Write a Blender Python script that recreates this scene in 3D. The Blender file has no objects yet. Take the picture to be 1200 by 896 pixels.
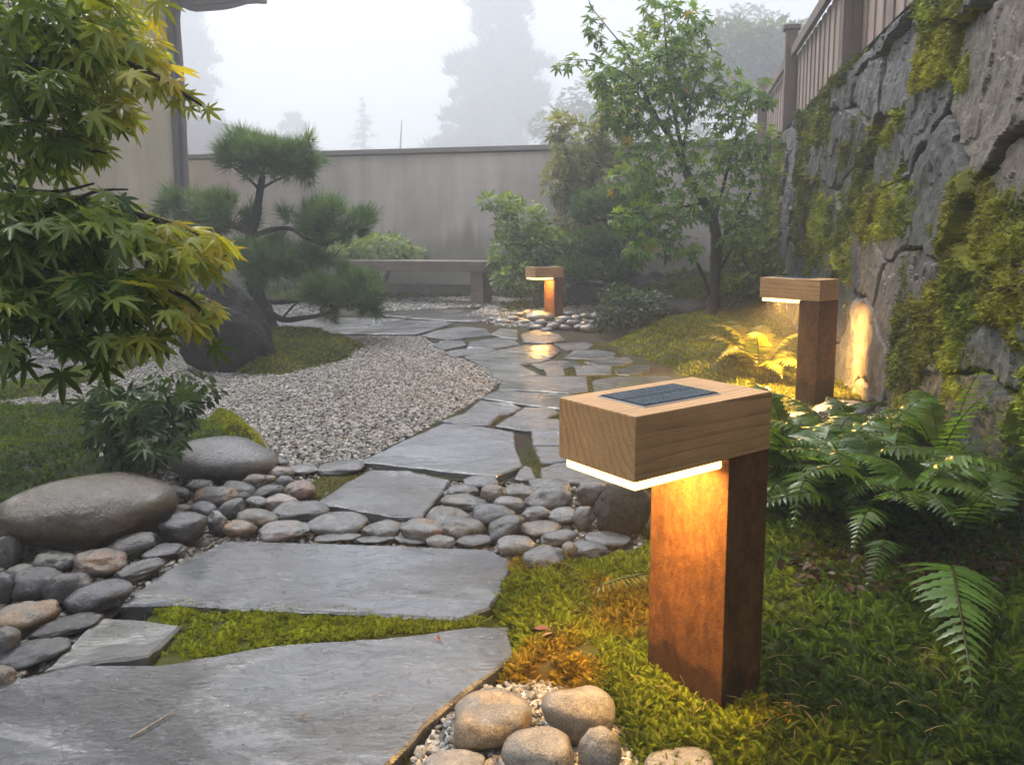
import bpy, bmesh, math, random
import numpy as np
from mathutils import Vector

random.seed(7)
RNG = np.random.default_rng(11)
S = bpy.context.scene
C = S.collection

# ------------------------------------------------------------------ camera
FPX, PITCH, CY, H = 960.0, math.radians(7.0), 388.0, 0.95
cam_d = bpy.data.cameras.new("Camera")
cam_d.sensor_fit = 'HORIZONTAL'
cam_d.sensor_width = 36.0
cam_d.lens = 36.0 * FPX / 1200.0
cam_d.shift_y = -(448.0 - CY) / 1200.0
cam_d.clip_start, cam_d.clip_end = 0.05, 500.0
cam = bpy.data.objects.new("Camera", cam_d)
C.objects.link(cam)
cam.location = (0, 0, H)
cam.rotation_euler = (math.radians(90) - PITCH, 0, 0)
S.camera = cam

# ------------------------------------------------------------------ light
SUN_EL, SUN_AZ = math.radians(58), math.radians(-40)     # azimuth from +Y towards +X
w = bpy.data.worlds.new("World")
S.world = w
w.use_nodes = True
wn, wl = w.node_tree.nodes, w.node_tree.links
sky = wn.new("ShaderNodeTexSky")
sky.sky_type = 'NISHITA'
sky.sun_disc = False
sky.sun_elevation = SUN_EL
sky.sun_rotation = SUN_AZ
sky.air_density, sky.dust_density, sky.ozone_density = 1.0, 2.5, 0.6
hs = wn.new("ShaderNodeHueSaturation")
hs.inputs["Saturation"].default_value = 0.55
wl.new(sky.outputs[0], hs.inputs["Color"])
wl.new(hs.outputs[0], wn["Background"].inputs["Color"])
wn["Background"].inputs["Strength"].default_value = 0.15
sun_d = bpy.data.lights.new("Sun", 'SUN')
sun_d.energy = 1.5
sun_d.angle = math.radians(20)
sun_d.color = (1.0, 0.97, 0.93)
sun = bpy.data.objects.new("Sun", sun_d)
C.objects.link(sun)
_sd = Vector((math.sin(SUN_AZ) * math.cos(SUN_EL), math.cos(SUN_AZ) * math.cos(SUN_EL), math.sin(SUN_EL)))
sun.rotation_euler = _sd.to_track_quat('Z', 'Y').to_euler()
sun.location = (0, 0, 30)

S.view_settings.view_transform = 'Standard'
S.view_settings.look = 'None'
S.view_settings.exposure = 1.42
S.view_settings.gamma = 1.0
S.view_settings.use_curve_mapping = False
cy = S.cycles
cy.max_bounces = 6
cy.diffuse_bounces = 2
cy.glossy_bounces = 3
cy.transmission_bounces = 3
cy.transparent_max_bounces = 8
cy.volume_bounces = 3
cy.use_denoising = True
cy.denoising_prefilter = 'ACCURATE'
cy.denoising_input_passes = 'RGB_ALBEDO_NORMAL'
cy.sample_clamp_indirect = 6.0
cy.caustics_reflective = False
cy.caustics_refractive = False

HAZE_DENSITY = 0.0145

# ------------------------------------------------------------------ helpers
_R = np.array([1.0, 0, 0])
_F = np.array([0, math.cos(PITCH), -math.sin(PITCH)])
_U = np.array([0, math.sin(PITCH), math.cos(PITCH)])
_C = np.array([0, 0, H])


def ray(px, py):
    return _R * ((px - 600) / FPX) + _F - _U * ((py - CY) / FPX)


def G(px, py, z=0.0):                 # where the photo's pixel meets the height z
    d = ray(px, py)
    return _C + d * ((z - H) / d[2])


def P(px, py, Y):                     # the photo's pixel at the distance Y
    d = ray(px, py)
    return _C + d * (Y / d[1])


def GP(poly, z=0.0):
    return np.array([G(x, y, z)[:2] for x, y in poly])


def nrm(a):
    a = np.asarray(a, float)
    return a / np.maximum(np.linalg.norm(a, axis=-1, keepdims=True), 1e-9)


def _hash(ix, iy, iz, seed):
    h = (ix.astype(np.int64) * 374761393 + iy.astype(np.int64) * 668265263 + iz.astype(np.int64) * 1440662683 + seed * 974634777) & 0xffffffff
    h = ((h ^ (h >> 13)) * 1274126177) & 0xffffffff
    h = ((h ^ (h >> 16)) * 2246822519) & 0xffffffff
    return ((h ^ (h >> 15)) & 0xffffff) / float(0xffffff)


def vnoise(p, seed=0):
    p = np.asarray(p, float)
    i = np.floor(p)
    f = p - i
    f = f * f * f * (f * (f * 6 - 15) + 10)
    i = i.astype(np.int64)
    r = 0
    for a in (0, 1):
        for b in (0, 1):
            for c in (0, 1):
                wgt = (f[:, 0] if a else 1 - f[:, 0]) * (f[:, 1] if b else 1 - f[:, 1]) * (f[:, 2] if c else 1 - f[:, 2])
                r = r + wgt * _hash(i[:, 0] + a, i[:, 1] + b, i[:, 2] + c, seed)
    return r * 2 - 1


def fbm(p, octv=4, seed=0, gain=0.5):
    p = np.asarray(p, float)
    a, r, tot = 1.0, 0, 0
    for k in range(octv):
        r = r + a * vnoise(p * 2 ** k + 17.3 * k, seed + k)
        tot += a
        a *= gain
    return r / tot


def sstep(a, b, x):
    t = np.clip((x - a) / (b - a), 0, 1)
    return t * t * (3 - 2 * t)


def inside(pts, poly):
    x, y = pts[:, 0], pts[:, 1]
    r = np.zeros(len(pts), bool)
    n = len(poly)
    for i in range(n):
        x0, y0 = poly[i]
        x1, y1 = poly[(i + 1) % n]
        c = (y0 > y) != (y1 > y)
        xi = x0 + (y - y0) * (x1 - x0) / ((y1 - y0) if abs(y1 - y0) > 1e-12 else 1e-12)
        r ^= c & (x < xi)
    return r


def edge_dist(pts, poly):
    d = np.full(len(pts), 1e9)
    n = len(poly)
    for i in range(n):
        a, b = np.array(poly[i]), np.array(poly[(i + 1) % n])
        ab = b - a
        t = np.clip(((pts - a) @ ab) / max(ab @ ab, 1e-12), 0, 1)
        d = np.minimum(d, np.linalg.norm(pts - a - t[:, None] * ab, axis=1))
    return d


def sample_poly(poly, n):
    poly = np.array(poly)
    lo, hi = poly.min(0), poly.max(0)
    out = np.zeros((0, 2))
    while len(out) < n:
        p = RNG.uniform(lo, hi, (n * 2, 2))
        out = np.vstack([out, p[inside(p, poly)]])
    return out[:n]


class MB:                              # gathers vertices, faces and vertex colours for ONE mesh object
    def __init__(s):
        s.V, s.T, s.Q, s.K, s.N, s.n = [], [], [], [], [], 0

    def add(s, V, F, col=(0.5, 0.5, 0.5)):
        V = np.asarray(V, float).reshape(-1, 3)
        col = np.asarray(col, float)
        if col.ndim == 1:
            col = np.tile(col[:3], (len(V), 1))
        s.V.append(V)
        s.K.append(col)
        if isinstance(F, np.ndarray):
            (s.T if F.shape[1] == 3 else s.Q).append(F + s.n)
        else:
            for f in F:
                f = np.array(f) + s.n
                if len(f) == 3:
                    s.T.append(f[None])
                elif len(f) == 4:
                    s.Q.append(f[None])
                else:
                    s.N.append(f)
        s.n += len(V)
        return s

    def build(s, name, mat, parent=None, smooth=True):
        V = np.vstack(s.V)
        K = np.vstack(s.K)
        me = bpy.data.meshes.new(name)
        T = np.vstack(s.T) if s.T else np.zeros((0, 3), int)
        Q = np.vstack(s.Q) if s.Q else np.zeros((0, 4), int)
        sizes = [3] * len(T) + [4] * len(Q) + [len(f) for f in s.N]
        loops = np.concatenate([T.ravel(), Q.ravel()] + s.N).astype(np.int32)
        me.vertices.add(len(V))
        me.vertices.foreach_set("co", V.astype(np.float32).ravel())
        me.loops.add(len(loops))
        me.loops.foreach_set("vertex_index", loops)
        me.polygons.add(len(sizes))
        st = np.concatenate([[0], np.cumsum(sizes)[:-1]]).astype(np.int32)
        me.polygons.foreach_set("loop_start", st)
        me.update(calc_edges=True)
        me.validate()
        at = me.attributes.new("Col", 'FLOAT_COLOR', 'POINT')
        at.data.foreach_set("color", np.hstack([K, np.ones((len(K), 1))]).astype(np.float32).ravel())
        me.polygons.foreach_set("use_smooth", [smooth] * len(me.polygons))
        me.materials.append(mat)
        o = bpy.data.objects.new(name, me)
        C.objects.link(o)
        if parent is not None:
            o.parent = parent
        return o


def tag(o, label, cat, group=None, kind=None):
    o["label"] = label
    o["category"] = cat
    if group:
        o["group"] = group
    if kind:
        o["kind"] = kind
    return o


def empty(name, loc, label, cat, group=None, rz=0.0):
    o = bpy.data.objects.new(name, None)
    o.empty_display_size = 0.1
    C.objects.link(o)
    o.location = loc
    o.rotation_euler = (0, 0, rz)
    return tag(o, label, cat, group)


def scatter(T, F, O, X, Y, Z, col):    # copies of a small template, merged: vertices, faces, colours
    n, m = len(O), len(T)
    V = O[:, None] + T[None, :, 0, None] * X[:, None] + T[None, :, 1, None] * Y[:, None] + T[None, :, 2, None] * Z[:, None]
    off = (np.arange(n) * m)[:, None, None]
    K = np.repeat(col, m, axis=0) if len(col) == n else col
    return V.reshape(-1, 3), (F[None] + off).reshape(-1, F.shape[1]), K


def frames(tip, up):                   # orthonormal leaf frames: X towards the tip, Z the leaf's normal
    X = nrm(tip)
    Y = nrm(np.cross(up, X))
    return X, Y, np.cross(X, Y)


def box(c, sx, sy, sz, rz=0.0, bev=0.0, seg=2):
    bm = bmesh.new()
    bmesh.ops.create_cube(bm, size=1.0)
    for v in bm.verts:
        v.co = (v.co.x * sx, v.co.y * sy, v.co.z * sz)
    if bev:
        bmesh.ops.bevel(bm, geom=bm.edges[:], offset=bev, segments=seg, profile=0.7, affect='EDGES')
    bm.verts.index_update()
    V = np.array([v.co for v in bm.verts])
    F = [[v.index for v in f.verts] for f in bm.faces]
    bm.free()
    ca, sa = math.cos(rz), math.sin(rz)
    V = np.stack([V[:, 0] * ca - V[:, 1] * sa, V[:, 0] * sa + V[:, 1] * ca, V[:, 2]], 1) + np.array(c)
    return V, F


def tube(pts, rad, sides=8, rough=0.0, seed=0):
    pts = np.asarray(pts, float)
    rad = np.asarray(rad, float)
    k = 4                               # smooth the polyline (Catmull-Rom)
    n = len(pts)
    if n > 2:
        q, r = [], []
        for i in range(n - 1):
            p0, p1, p2, p3 = pts[max(i - 1, 0)], pts[i], pts[i + 1], pts[min(i + 2, n - 1)]
            for t in np.linspace(0, 1, k, endpoint=False):
                q.append(0.5 * (2 * p1 + (p2 - p0) * t + (2 * p0 - 5 * p1 + 4 * p2 - p3) * t * t + (3 * p1 - p0 - 3 * p2 + p3) * t ** 3))
                r.append(rad[i] * (1 - t) + rad[i + 1] * t)
        q.append(pts[-1])
        r.append(rad[-1])
        pts, rad = np.array(q), np.array(r)
    n = len(pts)
    tan = nrm(np.gradient(pts, axis=0))
    ref = np.array([0.3, 0.2, 1.0]) if abs(tan[0][2]) < 0.9 else np.array([1.0, 0.1, 0.0])
    a = nrm(np.cross(tan, ref))
    b = np.cross(tan, a)
    ang = np.linspace(0, 2 * math.pi, sides, endpoint=False)
    V = pts[:, None] + rad[:, None, None] * (np.cos(ang)[None, :, None] * a[:, None] + np.sin(ang)[None, :, None] * b[:, None])
    V = V.reshape(-1, 3)
    if rough:
        ctr = np.repeat(pts, sides, axis=0)
        V = ctr + (V - ctr) * (1 + rough * fbm(V * 25, 3, seed)[:, None])
    i, j = np.meshgrid(np.arange(n - 1), np.arange(sides), indexing='ij')
    j2 = (j + 1) % sides
    F = np.stack([i * sides + j, i * sides + j2, (i + 1) * sides + j2, (i + 1) * sides + j], -1).reshape(-1, 4)
    V = np.vstack([V, pts[-1:], pts[:1]])
    cap = [[(n - 1) * sides + q, (n - 1) * sides + (q + 1) % sides, n * sides] for q in range(sides)]
    F = [list(f) for f in F] + cap
    return V, F


# ------------------------------------------------------------------ materials
def mat(name, rough=0.6, spec=0.5):
    m = bpy.data.materials.new(name)
    m.use_nodes = True
    nt = m.node_tree
    b = nt.nodes["Principled BSDF"]
    b.inputs["Roughness"].default_value = rough
    b.inputs["Specular IOR Level"].default_value = spec
    return m, nt, b


def nd(nt, typ, ins=None, **props):
    n = nt.nodes.new(typ)
    for k, v in props.items():
        setattr(n, k, v)
    for k, v in (ins or {}).items():
        if isinstance(v, bpy.types.NodeSocket):
            nt.links.new(v, n.inputs[k])
        else:
            n.inputs[k].default_value = v
    return n


def ramp(nt, fac, stops):
    r = nt.nodes.new("ShaderNodeValToRGB")
    nt.links.new(fac, r.inputs[0])
    e = r.color_ramp.elements
    while len(e) < len(stops):
        e.new(0.5)
    for el, (p, c) in zip(e, stops):
        el.position = p
        el.color = (c, c, c, 1) if isinstance(c, (int, float)) else (*c, 1)
    return r.outputs[0]


def mix(nt, a, b, fac, blend='MIX'):
    n = nt.nodes.new("ShaderNodeMix")
    n.data_type = 'RGBA'
    n.blend_type = blend
    for idx, v in ((6, a), (7, b), (0, fac)):
        if isinstance(v, bpy.types.NodeSocket):
            nt.links.new(v, n.inputs[idx])
        else:
            n.inputs[idx].default_value = v if idx == 0 else (*v, 1)
    return n.outputs[2]


def noise(nt, vec, scale, detail=4, rough=0.55, dist=0.0):
    n = nd(nt, "ShaderNodeTexNoise", {"Scale": scale, "Detail": detail, "Roughness": rough, "Distortion": dist})
    if vec is not None:
        nt.links.new(vec, n.inputs["Vector"])
    return n.outputs[0]


def coords(nt, scale=(1, 1, 1), rot=(0, 0, 0)):
    tc = nt.nodes.new("ShaderNodeTexCoord")
    mp = nd(nt, "ShaderNodeMapping", {"Scale": scale, "Rotation": rot})
    nt.links.new(tc.outputs["Object"], mp.inputs["Vector"])
    return mp.outputs[0]


def bump(nt, b, height, strength=0.4, dist=0.01):
    n = nd(nt, "ShaderNodeBump", {"Strength": strength, "Distance": dist, "Height": height})
    nt.links.new(n.outputs[0], b.inputs["Normal"])
    return n


def setin(nt, b, name, sock):
    nt.links.new(sock, b.inputs[name])


def attr_col(nt):
    return nd(nt, "ShaderNodeAttribute", attribute_name="Col").outputs[0]


def foliage_mat(name, rough=0.42, trans=0.3, spec=0.5):
    m, nt, b = mat(name, rough, spec)
    c = mix(nt, attr_col(nt), (1.22, 1.18, 0.95), 1.0, 'MULTIPLY')
    setin(nt, b, "Base Color", c)
    tr = nd(nt, "ShaderNodeBsdfTranslucent")
    nt.links.new(mix(nt, c, (1.5, 1.5, 0.6), 1.0, 'MULTIPLY'), tr.inputs["Color"])
    mx = nd(nt, "ShaderNodeMixShader", {0: trans})
    nt.links.new(b.outputs[0], mx.inputs[1])
    nt.links.new(tr.outputs[0], mx.inputs[2])
    nt.links.new(mx.outputs[0], nt.nodes["Material Output"].inputs["Surface"])
    return m


M = {}
M['leaf'] = foliage_mat('wet_leaf', 0.26, 0.5, 0.5)
M['foliage'] = foliage_mat('foliage', 0.45, 0.38, 0.45)
M['needle'] = foliage_mat('pine_needles', 0.5, 0.15, 0.4)
M['moss'] = foliage_mat('moss', 0.75, 0.2, 0.25)

# wet stone, its own colour in the vertex colours
m, nt, b = mat('river_stone', 0.35, 0.5)
v = coords(nt)
c = attr_col(nt)
sp = ramp(nt, noise(nt, v, 260, 3, 0.7), [(0.35, 0.4), (0.52, 1.0), (0.7, 1.6)])
bl = ramp(nt, noise(nt, v, 26, 6, 0.66, 0.6), [(0.3, 0.5), (0.7, 1.5)])
setin(nt, b, "Base Color", mix(nt, mix(nt, c, sp, 0.75, 'MULTIPLY'), bl, 0.9, 'MULTIPLY'))
setin(nt, b, "Roughness", ramp(nt, noise(nt, v, 40, 4), [(0.3, 0.24), (0.75, 0.6)]))
bump(nt, b, noise(nt, v, 70, 8, 0.72), 0.6, 0.011)
b.inputs['Coat Weight'].default_value = 1.0
b.inputs['Coat Roughness'].default_value = 0.13
nt.links.new(b.inputs['Normal'].links[0].from_socket, b.inputs['Coat Normal'])
M['stone'] = m

# rough rock for boulders
m, nt, b = mat('rough_rock', 0.8, 0.3)
v = coords(nt)
c = attr_col(nt)
sp = ramp(nt, noise(nt, v, 60, 6, 0.7), [(0.3, 0.5), (0.7, 1.4)])
setin(nt, b, "Base Color", mix(nt, c, sp, 1.0, 'MULTIPLY'))
setin(nt, b, "Roughness", ramp(nt, noise(nt, v, 9, 4), [(0.3, 0.55), (0.7, 0.9)]))
bump(nt, b, noise(nt, v, 22, 9, 0.72, 0.3), 0.9, 0.04)
M['rock'] = m

m, nt, b = mat('gravel', 0.6, 0.4)
v = coords(nt)
setin(nt, b, "Base Color", mix(nt, attr_col(nt), ramp(nt, noise(nt, v, 300, 2), [(0.3, 0.7), (0.7, 1.2)]), 0.8, 'MULTIPLY'))
M['gravel'] = m


def slate_mat(name, tint, wet, seed):
    m, nt, b = mat(name, 0.3, 0.6)
    M2 = lambda op, a, c: nd(nt, "ShaderNodeMath", {0: a, 1: c}, operation=op).outputs[0]
    v = coords(nt, rot=(0, 0, 0.5 + seed))
    vs = coords(nt, scale=(1.0, 2.4, 1.0), rot=(0, 0, 0.45 + seed * 0.9))
    vd = coords(nt, scale=(1.0, 2.0, 1.0), rot=(0, 0, -0.5 + seed * 0.7))
    big = noise(nt, vs, 2.4, 5, 0.6, 0.8)
    fine = noise(nt, vs, 16, 9, 0.7, 0.6)
    c = ramp(nt, big, [(0.3, tuple(x * 0.5 for x in tint)), (0.5, tint), (0.72, tuple(x * 1.5 for x in tint))])
    c = mix(nt, c, ramp(nt, fine, [(0.3, 0.55), (0.65, 1.3)]), 0.9, 'MULTIPLY')
    ol = ramp(nt, noise(nt, v, 3.2, 5, 0.65, 0.5), [(0.55, 0.0), (0.7, 0.6)])
    c = mix(nt, c, (tint[0] * 1.15, tint[1] * 1.05, tint[2] * 0.68), ol)
    # cracks: thin lines of one level of a noise, only in some places
    lv = noise(nt, v, 2.6, 6, 0.6, 0.4)
    ab = M2('ABSOLUTE', M2('SUBTRACT', lv, 0.5), 0)
    ck = ramp(nt, ab, [(0.0, 1.0), (0.0025, 0.8), (0.006, 0.0)])
    ck = M2('MULTIPLY', ck, 0.0)
    vo = nd(nt, "ShaderNodeTexVoronoi", {"Scale": 8.5, "Randomness": 1.0})
    nt.links.new(v, vo.inputs["Vector"])
    pit = ramp(nt, vo.outputs["Distance"], [(0.03, 1.0), (0.05, 0.0)])
    dirt = M2('MAXIMUM', ck, pit)
    c = mix(nt, c, (0.02, 0.02, 0.02), M2('MULTIPLY', dirt, 0.85))
    setin(nt, b, "Base Color", c)
    setin(nt, b, "Roughness", ramp(nt, noise(nt, vs, 7, 6, 0.65, 0.5), [(0.32, wet), (0.7, wet + 0.3)]))
    # riven layers: flat terraces with sharp little steps; heights in metres
    t1 = noise(nt, vs, 2.8, 8, 0.63, 1.2)
    fr = M2('MULTIPLY', t1, 11.0)
    fl = M2('FLOOR', fr, 0)
    stp = ramp(nt, M2('SUBTRACT', fr, fl), [(0.0, 0.0), (0.1, 1.0), (1.0, 1.0)])
    h = M2('MULTIPLY', M2('ADD', fl, stp), 0.0012)
    rough_zone = ramp(nt, noise(nt, v, 1.7, 4, 0.6, 0.5), [(0.44, 0.05), (0.6, 1.0)])
    grit = M2('MULTIPLY', noise(nt, vd, 60, 5, 0.62, 0.8), 0.0065)
    grit2 = M2('MULTIPLY', noise(nt, vd, 170, 3, 0.6, 0.3), 0.0012)
    g = M2('MULTIPLY', M2('ADD', grit, grit2), rough_zone)
    h = M2('ADD', h, M2('ADD', g, M2('MULTIPLY', fine, 0.006)))
    h = M2('SUBTRACT', h, M2('MULTIPLY', dirt, 0.003))
    bump(nt, b, h, 1.0, 1.0)
    b.inputs["Coat IOR"].default_value = 1.75
    b.inputs["Coat Weight"].default_value = 1.0           # the film of rain water
    setin(nt, b, "Coat Roughness", ramp(nt, noise(nt, vs, 4, 6, 0.65, 0.7), [(0.36, 0.05), (0.66, 0.2)]))
    hc = M2('ADD', M2('MULTIPLY', M2('ADD', fl, stp), 0.0004), M2('MULTIPLY', g, 1.3))
    bc = nd(nt, "ShaderNodeBump", {"Strength": 1.0, "Distance": 1.0, "Height": hc})
    nt.links.new(bc.outputs[0], b.inputs["Coat Normal"])
    return m


M['slate'] = [slate_mat('slate_blue_grey', (0.058, 0.066, 0.076), 0.14, 0), slate_mat('slate_grey', (0.08, 0.09, 0.104), 0.16, 1.1),
              slate_mat('slate_pale', (0.105, 0.117, 0.135), 0.18, 2.3)]
M['slate_dark'] = slate_mat('slate_olive', (0.085, 0.09, 0.08), 0.25, 0.7)


def wood_mat(name, base, dark, ring=34.0, axis_off=(0.0, -0.30, 0.16), rough=0.5):
    # growth rings round an axis along the object's X: straight grain along the sides, arcs on the ends
    m, nt, b = mat(name, rough, 0.4)
    tc = nt.nodes.new("ShaderNodeTexCoord")
    sx = nd(nt, "ShaderNodeSeparateXYZ")
    nt.links.new(tc.outputs["Object"], sx.inputs[0])
    xs = nd(nt, "ShaderNodeMath", {0: sx.outputs[0], 1: 0.12}, operation='MULTIPLY')
    ya = nd(nt, "ShaderNodeMath", {0: sx.outputs[1], 1: axis_off[1]}, operation='SUBTRACT')
    za = nd(nt, "ShaderNodeMath", {0: sx.outputs[2], 1: axis_off[2]}, operation='SUBTRACT')
    cb = nd(nt, "ShaderNodeCombineXYZ", {0: xs.outputs[0], 1: ya.outputs[0], 2: za.outputs[0]})
    nz = nd(nt, "ShaderNodeTexNoise", {"Scale": 9.0, "Detail": 3.0, "Roughness": 0.5})
    nt.links.new(cb.outputs[0], nz.inputs["Vector"])
    rad = nd(nt, "ShaderNodeMath", {0: ya.outputs[0], 1: 2.0}, operation='POWER')
    rad2 = nd(nt, "ShaderNodeMath", {0: za.outputs[0], 1: 2.0}, operation='POWER')
    rs = nd(nt, "ShaderNodeMath", {0: rad.outputs[0], 1: rad2.outputs[0]}, operation='ADD')
    rr = nd(nt, "ShaderNodeMath", {0: rs.outputs[0]}, operation='SQRT')
    wob = nd(nt, "ShaderNodeMath", {0: nz.outputs[0], 1: 0.055}, operation='MULTIPLY')
    r3 = nd(nt, "ShaderNodeMath", {0: rr.outputs[0], 1: wob.outputs[0]}, operation='ADD')
    ph = nd(nt, "ShaderNodeMath", {0: r3.outputs[0], 1: ring * 2.0}, operation='MULTIPLY')
    fr = nd(nt, "ShaderNodeMath", {0: ph.outputs[0]}, operation='FRACT')
    line = ramp(nt, fr.outputs[0], [(0.0, 0.0), (0.55, 0.12), (0.84, 0.55), (0.93, 1.0), (1.0, 0.0)])
    fine = nd(nt, "ShaderNodeTexNoise", {"Scale": 1.0, "Detail": 6.0, "Roughness": 0.7})
    mp = nd(nt, "ShaderNodeMapping", {"Scale": (7.0, 260.0, 260.0)})
    nt.links.new(tc.outputs["Object"], mp.inputs["Vector"])
    nt.links.new(mp.outputs[0], fine.inputs["Vector"])
    fade = ramp(nt, noise(nt, tc.outputs["Object"], 9, 3, 0.6), [(0.35, 0.25), (0.65, 1.0)])
    c = mix(nt, base, dark, nd(nt, "ShaderNodeMath", {0: line, 1: fade}, operation='MULTIPLY').outputs[0])
    c = mix(nt, c, ramp(nt, fine.outputs[0], [(0.3, 0.72), (0.7, 1.22)]), 0.75, 'MULTIPLY')
    c = mix(nt, c, ramp(nt, noise(nt, tc.outputs["Object"], 6, 4), [(0.3, 0.8), (0.7, 1.15)]), 1.0, 'MULTIPLY')
    setin(nt, b, "Base Color", c)
    bump(nt, b, fine.outputs[0], 0.12, 0.002)
    return m


M['cedar'] = wood_mat('cedar_block', (0.68, 0.40, 0.18), (0.38, 0.18, 0.068), 30.0)
M['old_wood'] = wood_mat('weathered_wood', (0.25, 0.205, 0.175), (0.12, 0.09, 0.075), 20.0, (0, 0.1, -0.3), 0.6)

m, nt, b = mat('fence_wood', 0.7, 0.3)
v = coords(nt, scale=(3, 3, 0.5))
v2 = coords(nt, scale=(25, 25, 1.2))
c = mix(nt, attr_col(nt), ramp(nt, noise(nt, v2, 3, 6, 0.7), [(0.3, 0.6), (0.7, 1.25)]), 0.9, 'MULTIPLY')
setin(nt, b, "Base Color", mix(nt, c, ramp(nt, noise(nt, v, 1.5, 4), [(0.3, 0.75), (0.7, 1.15)]), 1.0, 'MULTIPLY'))
M['fence'] = m

m, nt, b = mat('rusted_steel', 0.75, 0.4)
v = coords(nt, scale=(1, 1, 0.6))
vv = coords(nt)
c = ramp(nt, noise(nt, v, 55, 8, 0.75, 0.3), [(0.3, (0.085, 0.028, 0.01)), (0.46, (0.15, 0.058, 0.016)), (0.58, (0.2, 0.085, 0.022)), (0.72, (0.28, 0.13, 0.038))])
c = mix(nt, c, ramp(nt, noise(nt, v, 7, 6, 0.7, 0.5), [(0.32, 0.45), (0.62, 1.15)]), 1.0, 'MULTIPLY')
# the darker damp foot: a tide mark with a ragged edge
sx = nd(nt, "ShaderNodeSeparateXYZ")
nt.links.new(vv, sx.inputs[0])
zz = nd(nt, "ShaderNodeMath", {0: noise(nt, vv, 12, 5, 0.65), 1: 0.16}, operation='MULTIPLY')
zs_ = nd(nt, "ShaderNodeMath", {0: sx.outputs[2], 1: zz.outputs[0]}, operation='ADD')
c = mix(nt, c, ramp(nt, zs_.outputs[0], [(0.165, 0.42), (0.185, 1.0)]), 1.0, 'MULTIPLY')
setin(nt, b, "Base Color", c)
bump(nt, b, noise(nt, vv, 150, 6, 0.72), 0.5, 0.004)
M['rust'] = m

m, nt, b = mat('lit_diffuser', 0.4)
b.inputs["Base Color"].default_value = (0.9, 0.75, 0.5, 1)
b.inputs["Emission Color"].default_value = (1.0, 0.62, 0.2, 1)
b.inputs["Emission Strength"].default_value = 1.7
M['glow'] = m

m, nt, b = mat('solar_glass', 0.12, 0.5)
v = coords(nt)
c = ramp(nt, noise(nt, v, 320, 3, 0.8), [(0.42, (0.012, 0.02, 0.035)), (0.62, (0.06, 0.085, 0.115)), (0.78, (0.24, 0.28, 0.32))])
setin(nt, b, "Base Color", c)
bump(nt, b, noise(nt, v, 380, 2, 0.6), 0.35, 0.0015)
setin(nt, b, "Roughness", ramp(nt, noise(nt, v, 200, 2), [(0.3, 0.12), (0.7, 0.4)]))
M['solar'] = m
m, nt, b = mat('pale_trim', 0.35)
b.inputs["Base Color"].default_value = (0.55, 0.57, 0.6, 1)
M['trim'] = m
m, nt, b = mat('dark_gap', 0.6)
b.inputs["Base Color"].default_value = (0.015, 0.02, 0.03, 1)
M['dark'] = m


def plaster(name, colr, streak=0.5):
    m, nt, b = mat(name, 0.85, 0.2)
    v = coords(nt)
    vs = coords(nt, scale=(1, 1, 0.12))
    c = mix(nt, colr, ramp(nt, noise(nt, vs, 3.2, 5, 0.6), [(0.3, 0.72), (0.65, 1.12)]), streak, 'MULTIPLY')
    c = mix(nt, c, ramp(nt, noise(nt, v, 1.3, 4), [(0.3, 0.85), (0.7, 1.1)]), 1.0, 'MULTIPLY')
    sz_ = nd(nt, "ShaderNodeSeparateXYZ")
    nt.links.new(v, sz_.inputs[0])
    hz = nd(nt, "ShaderNodeMath", {0: noise(nt, vs, 2.5, 5, 0.7), 1: 1.3}, operation='MULTIPLY')
    hh = nd(nt, "ShaderNodeMath", {0: sz_.outputs[2], 1: hz.outputs[0]}, operation='SUBTRACT')
    c = mix(nt, c, (0.17, 0.17, 0.11), ramp(nt, hh.outputs[0], [(0.0, 0.55), (0.35, 0.0)]))
    setin(nt, b, "Base Color", c)
    bump(nt, b, noise(nt, v, 60, 4), 0.2, 0.005)
    return m


M['plaster'] = plaster('fence_plaster', (0.74, 0.65, 0.58), 0.6)
M['stucco'] = plaster('house_stucco', (0.60, 0.51, 0.36), 0.4)
m, nt, b = mat('grey_metal', 0.5)
b.inputs["Base Color"].default_value = (0.16, 0.14, 0.15, 1)
M['metal'] = m
m, nt, b = mat('wall_capping', 0.6)
b.inputs['Base Color'].default_value = (0.3, 0.27, 0.25, 1)
M['capstone'] = m
m, nt, b = mat('roof_tiles', 0.7)
v = coords(nt)
wv = nd(nt, "ShaderNodeTexWave", {"Scale": 2.2, "Distortion": 0.3}, bands_direction='Z')
nt.links.new(v, wv.inputs["Vector"])
setin(nt, b, "Base Color", mix(nt, (0.09, 0.085, 0.09), (0.15, 0.14, 0.145), wv.outputs[0]))
M['roof'] = m

m, nt, b = mat('bark', 0.8, 0.3)
v = coords(nt, scale=(1, 1, 0.3))
c = mix(nt, attr_col(nt), ramp(nt, noise(nt, v, 40, 6, 0.7), [(0.3, 0.45), (0.7, 1.5)]), 1.0, 'MULTIPLY')
setin(nt, b, "Base Color", c)
bump(nt, b, noise(nt, v, 50, 6, 0.7), 0.8, 0.01)
M['bark'] = m

m, nt, b = mat('damp_soil', 0.85, 0.3)
v = coords(nt)
c = ramp(nt, noise(nt, v, 9, 8, 0.7), [(0.3, (0.018, 0.013, 0.008)), (0.55, (0.05, 0.036, 0.022)), (0.75, (0.09, 0.07, 0.045))])
c = mix(nt, c, (0.045, 0.06, 0.012), ramp(nt, noise(nt, v, 2.3, 5), [(0.45, 0.0), (0.6, 0.7)]))
setin(nt, b, "Base Color", c)
bump(nt, b, noise(nt, v, 60, 8, 0.75), 0.8, 0.02)
M['soil'] = m

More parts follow.
